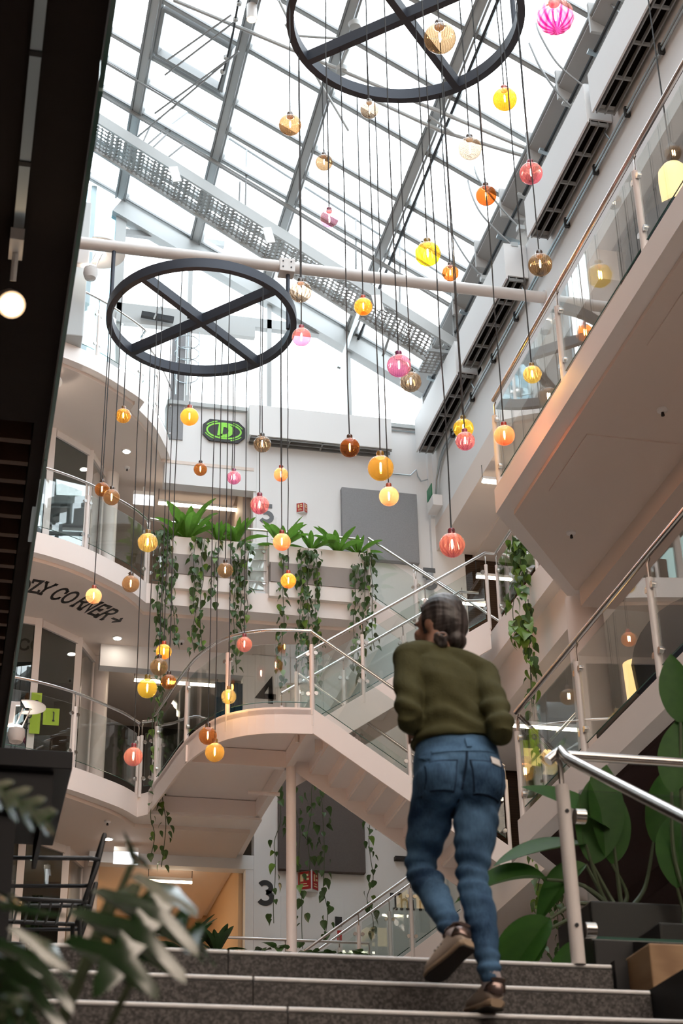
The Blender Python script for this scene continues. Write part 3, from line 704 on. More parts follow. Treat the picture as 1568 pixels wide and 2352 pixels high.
# ---- white tube across the hall, rings and their lamps
tb = thing('tube_beam', 'long white steel tube spanning the hall under the roof', 'beam', (4.5, 19.67, 16.25))
MB().tube([(0.4, 19.67, 16.25), (7.92, 19.67, 16.29)], .088, 20).build('tube', 'pipe_white', tb, True)
MB().disc((7.89, 19.67, 16.29), (1, 0, 0), .12, .02, 18).build('end_plate', 'pipe_white', tb, True)
cl = MB().box((3.82, 19.57, 16.13), (4.05, 19.77, 16.36)).build('clamp', 'pipe_white', tb, bevel=.01)
for dx in (.05, .17):
    for z in (16.2, 16.3): MB().disc((3.82+dx, 19.565, z), (0, 1, 0), .012, .01, 8).build('bolt', 'dark_steel', cl)
def ring(name, label, c, R, rot, hangers):
    c = Vector(c); t = thing(name, label, 'light ring', c)
    w, h = .085, .15
    prof = [(R-w/2, -h/2), (R+w/2, -h/2), (R+w/2, h/2), (R-w/2, h/2)]
    n = 96; vs = []; fs = []
    for k in range(n):
        a = 2*PI*k/n
        for r, z in prof: vs.append(c+Vector((r*math.cos(a), r*math.sin(a), z)))
    for k in range(n):
        j = (k+1) % n
        for q in range(4): fs.append((k*4+q, k*4+(q+1) % 4, j*4+(q+1) % 4, j*4+q))
    MB().add(vs, fs).build('hoop', 'ring_steel', t, True)
    for k, a in enumerate((rot, rot+PI/2)):
        d = Vector((math.cos(a), math.sin(a), 0))*(R-w/2)
        if k == 0: MB().bar(c-d, c+d, w, h).build('cross_bar', 'ring_steel', t)
        else:
            e = d.normalized()*w/2
            MB().bar(c-d, c-e, w, h).build('cross_bar', 'ring_steel', t); MB().bar(c+e, c+d, w, h).build('cross_bar', 'ring_steel', t)
    for p, q in hangers: MB().tube([p, q], .03, 10).build('hanger', 'ring_steel', t, True)
    return t
R2C = Vector((2.72, 19.70, 15.18)); RR = 1.30
R1C = Vector((4.09, 13.56, 15.30))
def rot_from_px(p, c):
    q = atZ(p[0], p[1], c.z); return math.atan2(q.y-c.y, q.x-c.x)
ring('ring_frame', 'dark steel ring with a cross hanging under the white tube', R2C, RR, rot_from_px((290, 810), R2C),
     [((R2C.x-RR+.01, 19.67, R2C.z), (R2C.x-RR+.01, 19.67, 16.2)), ((R2C.x+RR-.06, 19.67, R2C.z), (R2C.x+RR-.06, 19.67, 16.17))])
ring('ring_frame', 'dark steel ring with a cross at the top edge of the picture', R1C, RR, rot_from_px((720, 128), R1C),
     [((R1C.x-RR, R1C.y, R1C.z), (R1C.x-RR, R1C.y, roof_z(R1C.x-RR)-.1)), ((R1C.x+RR, R1C.y, R1C.z), (R1C.x+RR, R1C.y, roof_z(R1C.x+RR)-.1))])

# ---- glass globe lamps
def globe_mat(name, c1, c2, style, body=.22):
    m, nt, b = newmat(name); N = nt.nodes; N.remove(b); out = N['Material Output']
    tc = N.new('ShaderNodeTexCoord'); sp = N.new('ShaderNodeSeparateXYZ'); nt.links.new(tc.outputs['Object'], sp.inputs[0])
    at = N.new('ShaderNodeMath'); at.operation = 'ARCTAN2'; nt.links.new(sp.outputs[1], at.inputs[0]); nt.links.new(sp.outputs[0], at.inputs[1])
    fac = None
    if style in ('rib', 'wide'):
        ml = N.new('ShaderNodeMath'); ml.operation = 'MULTIPLY'; ml.inputs[1].default_value = 36 if style == 'rib' else 13
        nt.links.new(at.outputs[0], ml.inputs[0]); sn = N.new('ShaderNodeMath'); sn.operation = 'SINE'; nt.links.new(ml.outputs[0], sn.inputs[0])
        mr = N.new('ShaderNodeMapRange'); mr.inputs[1].default_value = -.2; mr.inputs[2].default_value = 1.0; nt.links.new(sn.outputs[0], mr.inputs[0]); fac = mr.outputs[0]
    elif style == 'speck':
        nz = N.new('ShaderNodeTexNoise'); nz.inputs['Scale'].default_value = 95; nz.inputs['Detail'].default_value = 3
        nt.links.new(tc.outputs['Object'], nz.inputs[0]); mr = N.new('ShaderNodeMapRange'); mr.inputs[1].default_value = .46; mr.inputs[2].default_value = .62
        nt.links.new(nz.outputs['Fac'], mr.inputs[0]); fac = mr.outputs[0]
    elif style == 'swirl':
        wv = N.new('ShaderNodeTexWave'); wv.bands_direction = 'Z'; wv.inputs['Scale'].default_value = 4.5; wv.inputs['Distortion'].default_value = 7; wv.inputs['Detail'].default_value = 1; wv.inputs['Detail Scale'].default_value = .8
        nt.links.new(tc.outputs['Object'], wv.inputs[0]); mr = N.new('ShaderNodeMapRange'); mr.inputs[1].default_value = .72; mr.inputs[2].default_value = .95
        nt.links.new(wv.outputs['Fac'], mr.inputs[0]); fac = mr.outputs[0]
    else:
        nz = N.new('ShaderNodeTexNoise'); nz.inputs['Scale'].default_value = 9; nt.links.new(tc.outputs['Object'], nz.inputs[0])
        mr = N.new('ShaderNodeMapRange'); mr.inputs[1].default_value = .5; mr.inputs[2].default_value = .75; nt.links.new(nz.outputs['Fac'], mr.inputs[0]); fac = mr.outputs[0]
    bt_ = N.new('ShaderNodeMapRange'); bt_.inputs[1].default_value = .25; bt_.inputs[2].default_value = -1.0; bt_.inputs[4].default_value = .85 if name.startswith('glass_magenta') else .45     # the blown glass is thicker at the bottom
    nt.links.new(sp.outputs[2], bt_.inputs[0]); sc_ = N.new('ShaderNodeMath'); sc_.operation = 'MULTIPLY_ADD'; sc_.inputs[1].default_value = .55 if style in ('wide', 'rib') else .75 if style in ('swirl', 'speck') else .25; sc_.use_clamp = True
    nt.links.new(fac, sc_.inputs[0]); nt.links.new(bt_.outputs[0], sc_.inputs[2]); fac = sc_.outputs[0]
    mx = N.new('ShaderNodeMix'); mx.data_type = 'RGBA'; mx.inputs[6].default_value = (*c1, 1); mx.inputs[7].default_value = (*c2, 1); nt.links.new(fac, mx.inputs[0])
    tr = N.new('ShaderNodeBsdfTransparent'); nt.links.new(mx.outputs[2], tr.inputs[0])
    tl = N.new('ShaderNodeBsdfTranslucent'); nt.links.new(mx.outputs[2], tl.inputs[0])
    m1 = N.new('ShaderNodeMixShader'); m1.inputs[0].default_value = body; nt.links.new(tr.outputs[0], m1.inputs[1]); nt.links.new(tl.outputs[0], m1.inputs[2])
    gl = N.new('ShaderNodeBsdfGlossy'); gl.inputs['Roughness'].default_value = .04
    fr = N.new('ShaderNodeFresnel'); ge = N.new('ShaderNodeNewGeometry'); mi = N.new('ShaderNodeMapRange')
    mi.inputs[3].default_value = 1.45; mi.inputs[4].default_value = 1/1.45; nt.links.new(ge.outputs['Backfacing'], mi.inputs[0]); nt.links.new(mi.outputs[0], fr.inputs[0])
    m2 = N.new('ShaderNodeMixShader'); nt.links.new(fr.outputs[0], m2.inputs[0]); nt.links.new(m1.outputs[0], m2.inputs[1]); nt.links.new(gl.outputs[0], m2.inputs[2])
    nt.links.new(m2.outputs[0], out.inputs[0]); return m
GC = {  # light tint, deep tint, collar
 'smoke': ((.58, .48, .36), (.22, .15, .09), (.07, .05, .04)), 'champagne': ((.62, .45, .30), (.34, .22, .13), (.08, .05, .03)),
 'clear': ((.72, .65, .57), (.22, .17, .13), (.06, .05, .04)), 'amber': ((.95, .66, .20), (.60, .33, .04), (.22, .10, .02)),
 'brown': ((.66, .36, .16), (.30, .12, .03), (.06, .03, .02)), 'orange': ((1.0, .48, .10), (.85, .25, .02), (.45, .06, .02)),
 'yellow': ((.95, .82, .16), (.62, .48, .03), (.24, .16, .02)), 'paleyellow': ((.96, .84, .42), (.70, .52, .12), (.28, .16, .04)),
 'pink': ((.88, .46, .55), (.58, .10, .22), (.28, .04, .08)), 'magenta': ((.82, .58, .70), (.34, .012, .15), (.20, .03, .10)),
 'clearpink': ((.80, .64, .72), (.42, .16, .28), (.28, .05, .12)), 'violet': ((.84, .48, .68), (.48, .10, .32), (.24, .03, .12)),
 'rose': ((.86, .42, .42), (.50, .12, .18), (.24, .03, .05)), 'coral': ((.98, .45, .26), (.72, .14, .06), (.32, .03, .02)),
 'peach': ((.98, .60, .38), (.85, .36, .18), (.40, .08, .04)), 'gold': ((.92, .66, .20), (.48, .28, .04), (.26, .14, .02)),
 'copper': ((.60, .27, .10), (.28, .09, .03), (.10, .04, .02))}
GM = {}
def getg(c, s):
    if (c, s) not in GM: GM[(c, s)] = globe_mat('glass_%s_%s' % (c, s), GC[c][0], GC[c][1], s, .22 if c in ('orange', 'coral', 'peach') else .035 if c in ('smoke', 'clear', 'champagne', 'clearpink', 'brown', 'copper') else .08)
    if 'collar_'+c not in MATS: plain('collar_'+c, GC[c][2], .18, 0.0, .8, coat=.6)
    return GM[(c, s)], MATS['collar_'+c]
def globe_mesh(style):
    nphi = 72 if style == 'rib' else (52 if style == 'wide' else 32); nth = 22; amp, k = {'rib': (.022, 36), 'wide': (.035, 13)}.get(style, (0, 1))
    prof = []; 
    for i in range(nth+1):
        th = math.radians(22)+(PI-math.radians(22))*i/nth; prof.append(th)
    vs = []; fs = []
    for th in prof:
        for j in range(nphi):
            ph = 2*PI*j/nphi; r = 1+amp*math.cos(k*ph)*math.sin(th)**2
            vs.append((r*math.sin(th)*math.cos(ph), r*math.sin(th)*math.sin(ph), r*math.cos(th)))
    for i in range(nth):
        for j in range(nphi): fs.append((i*nphi+j, i*nphi+(j+1) % nphi, (i+1)*nphi+(j+1) % nphi, (i+1)*nphi+j))
    return MB().add(vs, fs)
GMESH = {}
COLLAR = MB().lathe([(.30, .90), (.33, .96), (.33, 1.02), (.29, 1.06), (.30, 1.36), (.27, 1.42), (.0, 1.42)], n=18).mesh('collar', True)
STEM = MB().lathe([(.08, 1.42), (.08, 1.62), (.05, 1.66), (.0, 1.66)], n=10).mesh('cord_grip', True)
BULB = MB().lathe([(.0, .92), (.10, .9), (.12, .62), (.10, .34), (.0, .25)], n=12).mesh('bulb', True)
FIL = MB().lathe([(.0, .50), (.055, .45), (.075, .2), (.075, -.05), (.045, -.28), (.0, -.34)], n=10).mesh('filament', True)
CAPR = MB().tube([(.34, 0, 1.15), (.48, 0, 1.15)], .05, 8).mesh('collar_screw', True)
for me, mt in ((STEM, 'dark_steel'), (FIL, 'filament'), (CAPR, 'dark_steel')): me.materials.append(MATS[mt])
def ring_points(m, c, R, rot):
    """plan points where the sight plane X = m*Y crosses the hoop or a cross bar"""
    out = []
    A = m*m+1; B = -2*(m*c.x+c.y); Cc = c.x**2+c.y**2-R*R; D = B*B-4*A*Cc
    if D > 0: out += [(-B-math.sqrt(D))/(2*A), (-B+math.sqrt(D))/(2*A)]
    for a in (rot, rot+PI/2):
        dx, dy = math.cos(a), math.sin(a); den = dx-m*dy
        if abs(den) > .05:
            s = (m*c.y-c.x)/den
            if abs(s) < R: out.append(c.y+s*dy)
    return sorted(out)
NP = [0]; PLACED = []
def pendant(px, py, dpx, ringno, col, style, label, pick):
    d = ray(px, py); m = d.x/d.y
    if ringno == 3: Y = pick; ztop = roof_z(m*Y)-.12
    else:
        c = R1C if ringno == 1 else R2C; rt = rot_from_px((720, 128), R1C) if ringno == 1 else rot_from_px((290, 810), R2C)
        ys = ring_points(m, c, RR, rt)
        if not ys: ys = [c.y]
        i0 = min(int(pick*len(ys)), len(ys)-1)
        cand = [ys[i0]]+[y_ for y_ in ys if y_ != ys[i0]]+[ys[i0]+dy for dy in (.2, -.2, .4, -.4)]
        def clear(y_): return min([99]+[math.hypot(m*y_-q[0], y_-q[1])-q[2] for q in PLACED])
        good = [y_ for y_ in cand if clear(y_) > .16]
        Y = good[0] if good else max(cand, key=clear)
        ztop = c.z-.07
    p = atY(px, py, Y); anc = min(ys, key=lambda y_: abs(y_-Y)) if ringno != 3 else Y; dep = (p-Vector((0, 0, CZ))).dot(_f); r = dpx/2*dep/FPX
    PLACED.append((p.x, p.y, r))
    t = thing('pendant_lamp', label, 'pendant lamp', p, 'glass globe pendant lamps')
    gm, cm = getg(col, style)
    key = (col, style)
    if key not in GMESH:
        me = globe_mesh(style).mesh('globe', True); me.materials.append(gm); GMESH[key] = me
    ck = 'c_'+col
    if ck not in GMESH:
        me = COLLAR.copy(); me.materials.clear(); me.materials.append(cm); GMESH[ck] = me
    g = place('globe', GMESH[key], t, p, (0, 0, NP[0]*.7), r)
    k = place('collar', GMESH[ck], t, p, (0, 0, NP[0]*1.3), r); s_ = place('collar_screw', CAPR, t, p, (0, 0, NP[0]*1.9), r); s_.parent = k; s_.location = (0, 0, 0); s_.scale = (1, 1, 1); s_.rotation_euler = (0, 0, NP[0]*.9)
    place('cord_grip', STEM, t, p, None, r); place('filament', FIL, t, p, None, r)
    rnd = random.Random(NP[0]); L = ztop-(p.z+1.6*r); n = max(3, int(L/.6)); pts = []
    for i in range(n+1):
        w = .006 if 0 < i < n else 0
        pts.append(p+Vector((rnd.uniform(-w, w), rnd.uniform(-w, w), 1.6*r+(L-(.06 if anc != Y else 0))*i/n)))
    if anc != Y: pts.append(Vector((m*anc, anc, ztop)))
    MB().tube(pts, .0068, 5).build('cord', 'black', t)
    NP[0] += 1
PEND = [
 (1010, 88, 72, 3, 'smoke', 'rib', 'large smoky ribbed glass globe in front of the upper ring', 11.0),
 (1275, 38, 84, 3, 'magenta', 'wide', 'largest globe, clear glass turning magenta, in the top corner', 9.6),
 (848, 252, 42, 1, 'clear', 'swirl', 'clear smoky swirled globe just under the rim of the upper ring', .3),
 (666, 287, 50, 1, 'champagne', 'rib', 'brownish ribbed globe hanging from the side of the upper ring', .0),
 (744, 373, 38, 1, 'smoke', 'rib', 'small smoky ribbed globe left of the long cords', .99),
 (756, 502, 42, 1, 'clearpink', 'swirl', 'clear globe with pink swirls and purple collar above the white tube', .99),
 (1159, 228, 54, 1, 'orange', 'rib', 'vivid orange ribbed globe highest on the gutter side', .6),
 (1079, 341, 54, 1, 'clear', 'swirl', 'clear globe with faint smoky bands in front of the roof glass', .3),
 (1219, 398, 52, 1, 'pink', 'rib', 'pink ribbed globe against the grey gutter', .0),
 (1116, 449, 48, 1, 'copper', 'plain', 'copper coloured smooth globe near the curved openers', .99),
 (982, 583, 58, 1, 'yellow', 'wide', 'large lemon yellow faceted globe above the white tube', .3),
 (1034, 627, 38, 1, 'brown', 'wide', 'small dark amber striped globe touching the white tube', .99),
 (1240, 608, 54, 1, 'smoke', 'rib', 'smoky ribbed globe beside the gallery handrail', .0),
 (834, 704, 42, 1, 'orange', 'plain', 'smooth orange globe with red collar in front of the perforated stair', .99),
 (690, 670, 50, 1, 'clear', 'wide', 'clear globe with wide dark ribs beside the lower ring', .0),
 (692, 774, 44, 1, 'pink', 'plain', 'pink globe hanging directly under the clear ribbed one by the lower ring', .99),
 (916, 840, 54, 1, 'violet', 'rib', 'violet pink ribbed globe overlapping a clear one', .0),
 (943, 877, 48, 1, 'clear', 'wide', 'clear wide-ribbed globe half behind the violet one', .99),
 (1222, 860, 42, 1, 'paleyellow', 'wide', 'pale amber wide-ribbed globe by a gallery post', .6),
 (1064, 984, 46, 1, 'yellow', 'rib', 'yellow ribbed globe covering a pink one', .0),
 (1068, 1013, 44, 1, 'pink', 'wide', 'pink wide-ribbed globe half hidden under the yellow one', .99),
 (1158, 1000, 48, 1, 'coral', 'speck', 'speckled coral globe at the corner post of the upper gallery', .3),
 (803, 1028, 46, 1, 'copper', 'speck', 'speckled copper brown globe before the white end wall', .3),
 (874, 1075, 60, 1, 'gold', 'speck', 'large speckled gold globe before the white end wall', .0),
 (893, 1140, 46, 1, 'peach', 'plain', 'pale orange globe with red collar right under the large gold one', .99),
 (1038, 1252, 58, 1, 'rose', 'wide', 'rose pink globe hanging lowest from the upper ring, above the person', .3),
 (283, 955, 35, 2, 'amber', 'wide', 'amber ribbed globe in front of the top balcony soffit', .99),
 (435, 957, 42, 2, 'orange', 'plain', 'bright orange globe just left of the round letter sign', .6),
 (460, 1078, 31, 2, 'brown', 'plain', 'small brown globe below the round letter sign', .99),
 (537, 1097, 32, 2, 'violet', 'wide', 'small violet pink globe below the round letter sign', .6),
 (602, 1020, 39, 2, 'clear', 'wide', 'clear smoky globe right of the round letter sign', .3),
 (645, 1090, 33, 2, 'coral', 'plain', 'small coral red globe between the letter sign and the copper globe', .99),
 (596, 1160, 43, 2, 'pink', 'wide', 'pink globe covering the upper wall number', .3),
 (234, 1124, 34, 2, 'brown', 'plain', 'smoky amber globe in front of its twin by the curved handrail', .0),
 (256, 1142, 38, 2, 'champagne', 'plain', 'champagne globe half behind another by the curved handrail', .99),
 (339, 1246, 45, 2, 'paleyellow', 'wide', 'pale yellow ribbed globe beside the left fern planter', .0),
 (300, 1341, 40, 2, 'champagne', 'plain', 'smoky brown globe before the fifth level fascia', .6),
 (215, 1369, 37, 2, 'peach', 'plain', 'peach pink globe in front of the soffit lettering', .6),
 (517, 1310, 36, 2, 'smoke', 'plain', 'smoky brown globe before the left fern planter', .6),
 (647, 1245, 41, 2, 'coral', 'plain', 'red orange globe before the right fern planter', .3),
 (662, 1334, 36, 2, 'orange', 'plain', 'yellow orange globe below the red one at the right fern planter', .99),
 (376, 1497, 36, 2, 'orange', 'plain', 'orange globe topping the cluster of four by the trailing vine', .99),
 (365, 1532, 41, 2, 'smoke', 'plain', 'smoky globe second from the top in the cluster of four', .6),
 (338, 1581, 46, 2, 'yellow', 'plain', 'golden yellow globe lowest in the cluster of four', .0),
 (387, 1566, 35, 2, 'brown', 'wide', 'dark amber striped globe at the side of the cluster of four', .6),
 (561, 1480, 36, 2, 'rose', 'plain', 'pale rose globe hanging before the curved landing handrail', .6),
 (525, 1600, 35, 2, 'paleyellow', 'plain', 'yellow globe by the second post of the curved landing', .99),
 (306, 1738, 44, 2, 'rose', 'plain', 'rose pink globe hanging lowest by the dark doorway', .99),
 (477, 1690, 42, 2, 'brown', 'plain', 'brown amber globe just above its twin at the landing fascia', .99),
 (493, 1728, 45, 2, 'gold', 'plain', 'dark gold globe lowest at the landing fascia', .3),
]
for a in PEND: pendant(*a)
# ================================================================== MAINTENANCE STAIR UNDER THE ROOF
def perf(name, p, parent, k=11.0):
    me = bpy.data.meshes.new(name); o0 = parent_loc(parent)
    me.from_pydata([tuple(Vector(q)-o0) for q in p], [], [(0, 1, 2, 3)])
    uv = me.uv_layers.new(name='UVMap'); a = (Vector(p[1])-Vector(p[0])).length*k; b = (Vector(p[3])-Vector(p[0])).length*k
    for i, c in enumerate(((0, 0), (a, 0), (a, b), (0, b))): uv.data[i].uv = c
    me.materials.append(MATS['perforated_sheet']); o = bpy.data.objects.new(name, me); COL.objects.link(o); o.parent = parent
    return o
YN, YF = 23.5, 24.2
s0 = atY(228, 274, YN); s1 = atY(1046, 790, YN)
sl = (s1.z-s0.z)/(s1.x-s0.x)
def sz(X): return s0.z+sl*(X-s0.x)
ms = thing('maintenance_stair', 'pale metal service stair with perforated treads under the roof', 'service stair', (s1.x, 23.8, s1.z))
MB().bar((0.4, YN, sz(.4)), (s1.x, YN, s1.z), .05, .20).build('stringer', 'frame_white', ms)
MB().bar((0.4, YF, sz(.4)-.05), (s1.x-.2, YF, sz(s1.x-.2)-.05), .05, .20).build('stringer', 'frame_white', ms)
X = 0.62; k = 0
while X < s1.x-.45:
    z = sz(X)-.02; w = .42
    perf('tread', [(X, YN+.03, z-.12), (X+w*.72, YN+.03, z-.12), (X+w*.72, YF-.03, z-.12), (X, YF-.03, z-.12)], ms)
    perf('tread_sheet', [(X, YN+.03, z-.10), (X+w, YN+.03, z-.10+sl*w), (X+w, YF-.03, z-.10+sl*w), (X, YF-.03, z-.10)], ms)
    perf('riser', [(X, YN+.03, z-.12), (X, YF-.03, z-.12), (X, YF-.03, z+.14), (X, YN+.03, z+.14)], ms)
    MB().add([(X, YF-.02, z-.14), (X+w*.75, YF-.02, z-.14), (X, YF-.02, z+.12), (X, YF-.04, z-.14), (X+w*.75, YF-.04, z-.14), (X, YF-.04, z+.12)], [(0, 1, 2), (5, 4, 3), (0, 3, 4, 1), (1, 4, 5, 2), (2, 5, 3, 0)]).build('tread_bracket', 'frame_white', ms)
    X += w; k += 1
perf('platform', [(s1.x-.5, YN, s1.z-.2), (7.85, YN, s1.z-.2), (7.85, YF, s1.z-.2), (s1.x-.5, YF, s1.z-.2)], ms)
perf('kick_plate', [(s1.x-.1, YF, s1.z-.2), (7.85, YF, s1.z-.2), (7.85, YF, s1.z+.5), (s1.x-.1, YF, s1.z+.5)], ms, 12)
MB().bar((s1.x-.5, YN, s1.z-.2), (7.85, YN, s1.z-.2), .05, .06).build('platform_edge', 'frame_grey', ms)
def offs(X, dz): return Vector((X, YN, sz(X)+dz))
MB().tube([atY(432, 257, YN), atY(653, 400, YN), atY(1021, 634, YN)], .021, 6).build('top_rail', 'frame_grey', ms, True)
MB().tube([atY(432, 257, YN), atY(385, 292, YN), atY(330, 340, YN)], .018, 6).build('rail_end', 'frame_grey', ms, True)
for dz in (0, .05):
    MB().tube([atY(215, 208, YN)+Vector((0, 0, dz)), atY(560, 415, YN)+Vector((0, 0, dz)), atY(1095, 742, YN)+Vector((0, 0, dz))], .024, 6).build('double_rail', 'frame_grey', ms, True)
for a, b in (((566, 345), (563, 505)), ((551, 418), (549, 470)), ((817, 500), (817, 660)), ((918, 530), (918, 712)), ((1040, 712), (1043, 782)), ((1068, 665), (1075, 730)), ((345, 290), (320, 345)), ((392, 300), (345, 345)), ((425, 330), (385, 362))):
    MB().tube([atY(*a, YN), atY(*b, YN)], .018, 6).build('rail_post', 'frame_grey', ms, True)
for px, py in ((405, 395), (620, 535), (870, 690)):
    MB().bar(atY(px-8, py-12, YN-.04), atY(px+2, py+22, YN-.04), .02, .16, (1, 0, 0)).build('splice_plate', 'box_white', ms)
MB().bar(atY(830, 700, 23.2), atY(778, 845, 23.2), .06, .06).build('hanging_strut', 'galvanised', ms)
MB().bar(atY(913, 715, YF), atY(880, 815, YF), .10, .04).build('hanging_plate', 'frame_grey', ms)
# rods of an unused sunshade in the upper corner
rd = thing('sunshade_rods', 'thin parallel rods on a dark chain in the upper corner of the roof', 'rods', atRoof(520, 120, -.4))
for a, b in (((386, 137), (530, 35)), ((379, 172), (545, 45)), ((356, 260), (522, 138)), ((312, 318), (548, 118)), ((230, 135), (405, 240)), ((405, 240), (395, 250))):
    MB().tube([atRoof(*a, -.4), atRoof(*b, -.4)], .018, 6).build('rod', 'frame_grey', rd, True)
ch = MB().tube([atRoof(548, 0, -.4), atRoof(535, 75, -.4), atRoof(520, 140, -.4), atRoof(501, 205, -.4)], .018, 6).build('chain', 'dark_steel', rd, True)
for p in ((549, 8), (541, 45), (519, 132), (511, 165)): MB().lathe([(0, -.05), (.04, -.03), (.045, .03), (0, .05)], atRoof(*p, -.4), 8).build('chain_joint', 'frame_white', ch, True)
rl = thing('roof_spotlight', 'white cylindrical spotlight clipped to a roof tube', 'spotlight', atRoof(577, 35, -.3))
p = atRoof(578, 30, -.3)
MB().tube([p+Vector((0, 0, .16)), p-Vector((0, 0, .14))], .085, 16).build('body', 'pipe_white', rl, True)
MB().disc(p-Vector((0, 0, .145)), (0, 0, 1), .06, .012, 16).build('lens', 'lamp_white', rl, True)

# ================================================================== AIR UNITS, CONDUITS, SIGNS
def airunit(label, y0, y1, x0=7.52, z0=16.98, z1=17.68):
    t = thing('air_unit', label, 'air unit', (7.7, (y0+y1)/2, z0), 'wall air units')
    MB().box((x0, y0, z0+.02), (x0+.03, y1, z1)).build('front_panel', 'wall_white', t)
    MB().box((x0+.03, y0, z0+.08), (7.89, y0+.03, z1)).build('end_cheek', 'wall_white', t)
    MB().box((x0+.03, y1-.03, z0+.08), (7.89, y1, z1)).build('end_cheek', 'wall_white', t)
    MB().box((x0+.03, y0+.03, z0+.16), (7.89, y1-.03, z0+.2)).build('slot', 'slot_black', t)
    for x in (x0+.05, x0+.17, x0+.30): MB().box((x, y0+.02, z0), (x+.018, y1-.02, z0+.07)).build('grille_bar', 'frame_grey', t)
    n = int((y1-y0)/.62)
    for k in range(n+1):
        y = y0+.03+(y1-y0-.09)*k/n; MB().box((x0+.05, y, z0+.01), (x0+.32, y+.03, z0+.06)).build('grille_cross', 'frame_grey', t)
    MB().tube([(7.84, y0+.12, z0+.05), (7.80, y0+.10, z0-.05), (7.84, y0+.06, z0-.18)], .014, 6).build('hose', 'galvanised', t, True)
airunit('air unit nearest the end wall', 22.98, 25.6); airunit('air unit second from the end wall, behind the white tube', 20.22, 22.76)
airunit('air unit third from the end wall, above the gallery handrail', 16.58, 19.18); airunit('air unit at the upper corner of the picture', 13.7, 16.4)
MB().box((7.9, 22.77, 17.0), (7.95, 22.97, 17.68)).build('trim_5', 'wall_white', kind='structure', label='filler panel between air units')
bu = thing('air_unit', 'long air unit on the end wall right of the letter sign', 'air unit', (5.8, YB-.2, 17.0), 'wall air units')
MB().box((4.46, YB-.30, 17.08), (7.1, YB-.27, 17.72)).build('front_panel', 'wall_white', bu)
MB().box((4.46, YB-.27, 17.10), (4.50, YB, 17.72)).build('end_cheek', 'wall_white', bu)
MB().box((4.5, YB-.27, 17.2), (7.1, YB-.01, 17.24)).build('slot', 'slot_black', bu)
for yy in (YB-.26, YB-.14, YB-.02): MB().box((4.5, yy, 17.05), (7.1, yy+.015, 17.11)).build('grille_bar', 'frame_grey', bu)
for k in range(5): MB().box((4.6+k*.6, YB-.26, 17.06), (4.63+k*.6, YB-.02, 17.10)).build('grille_cross', 'frame_grey', bu)
cd = thing('conduit_run', 'twin galvanised conduits along the white upper wall', 'conduits', (7.86, 18, 16.7))
for z in (16.70, 16.78):
    MB().tube([(7.85, 4, z), (7.85, 25.0, z), (7.85, 25.25, z-.1), (7.85, 25.5, 16.4), (7.85, 25.6, 15.9 if z < 16.75 else 16.05)], .018, 8).build('conduit', 'galvanised', cd, True)
for k in range(13): MB().box((7.82, 10+k*1.2, 16.66), (7.893, 10.05+k*1.2, 16.82)).build('saddle', 'dark_steel', cd)
c2 = thing('conduit_run', 'thin conduits stepping along the end wall into the corner', 'conduits', (7.4, YB-.03, 16.9))
MB().tube([(6.95, YB-.03, 17.76-.1), (7.75, YB-.03, 17.76-.1)], .014, 6).build('conduit', 'galvanised', c2, True)
MB().tube([(7.1, YB-.03, 16.72), (7.5, YB-.03, 16.72), (7.62, YB-.03, 16.86), (7.64, YB-.03, 16.72), (7.70, YB-.03, 16.62), (7.79, YB-.15, 16.6)], .012, 6).build('conduit', 'galvanised', c2, True)
gb = thing('exit_sign', 'white box with green exit sign in the corner of the end wall', 'exit sign', (7.8, 25.5, 15.8))
MB().box((7.72, 25.35, 15.80), (7.9, 25.75, 16.02)).build('case', 'box_white', gb, bevel=.01)
MB().box((7.715, 25.40, 16.03), (7.73, 25.70, 16.26)).build('green_panel', 'sign_green', gb)
# felt panels
t = thing('acoustic_panel', 'large grey felt acoustic panel on the upper end wall', 'acoustic panel', (6.9, YB-.1, 14.88), 'felt acoustic panels')
MB().box((6.18, YB-.12, 14.88), (7.58, YB-.001, 16.29)).build('felt', 'felt_grey', t, bevel=.012)
t = thing('acoustic_panel', 'dark felt acoustic panel behind the hanging vines on the third level', 'acoustic panel', (5.7, YB-.1, 9.2), 'felt acoustic panels')
MB().box((5.03, YB-.12, 9.2), (6.45, YB-.001, 10.75)).build('felt', 'felt_dark', t, bevel=.012)
# red wall signs
def firesign(p, s, label):
    p = Vector(p); t = thing('fire_sign', label, 'fire sign', p, 'red fire signs')
    MB().prism([(p.x-s*.5, YB-.001), (p.x+s*.12, YB-.36*s-.001), (p.x+s*.5, YB-.001)], p.z-s*.5, p.z+s*.5).build('wedge', 'box_white', t)
    for a, b in (((-.5, 0), (.12, -.36)), ((.12, -.36), (.5, 0))):
        A = Vector((p.x+a[0]*s, YB-.004+a[1]*s, p.z-s*.42)); B = Vector((p.x+b[0]*s, YB-.004+b[1]*s, p.z-s*.42)); d = (B-A)
        A2 = A+d*.06; B2 = B-d*.06; n = Vector((d.y, -d.x, 0)).normalized()*.006
        f = MB().add([A2+n, B2+n, B2+n+Vector((0, 0, s*.84)), A2+n+Vector((0, 0, s*.84))], [(0, 1, 2, 3)]).build('red_face', 'sign_red', t)
        for (u0, u1, w0, w1) in ((.18, .42, .45, .85), (.55, .85, .5, .62), (.55, .8, .72, .85), (.2, .8, .14, .2), (.2, .7, .28, .33)):
            q = [A2+d*.88*u0+n*1.6+Vector((0, 0, s*.84*w0)), A2+d*.88*u1+n*1.6+Vector((0, 0, s*.84*w0)), A2+d*.88*u1+n*1.6+Vector((0, 0, s*.84*w1)), A2+d*.88*u0+n*1.6+Vector((0, 0, s*.84*w1))]
            MB().add(q, [(0, 1, 2, 3)]).build('mark', 'sign_cream', f)
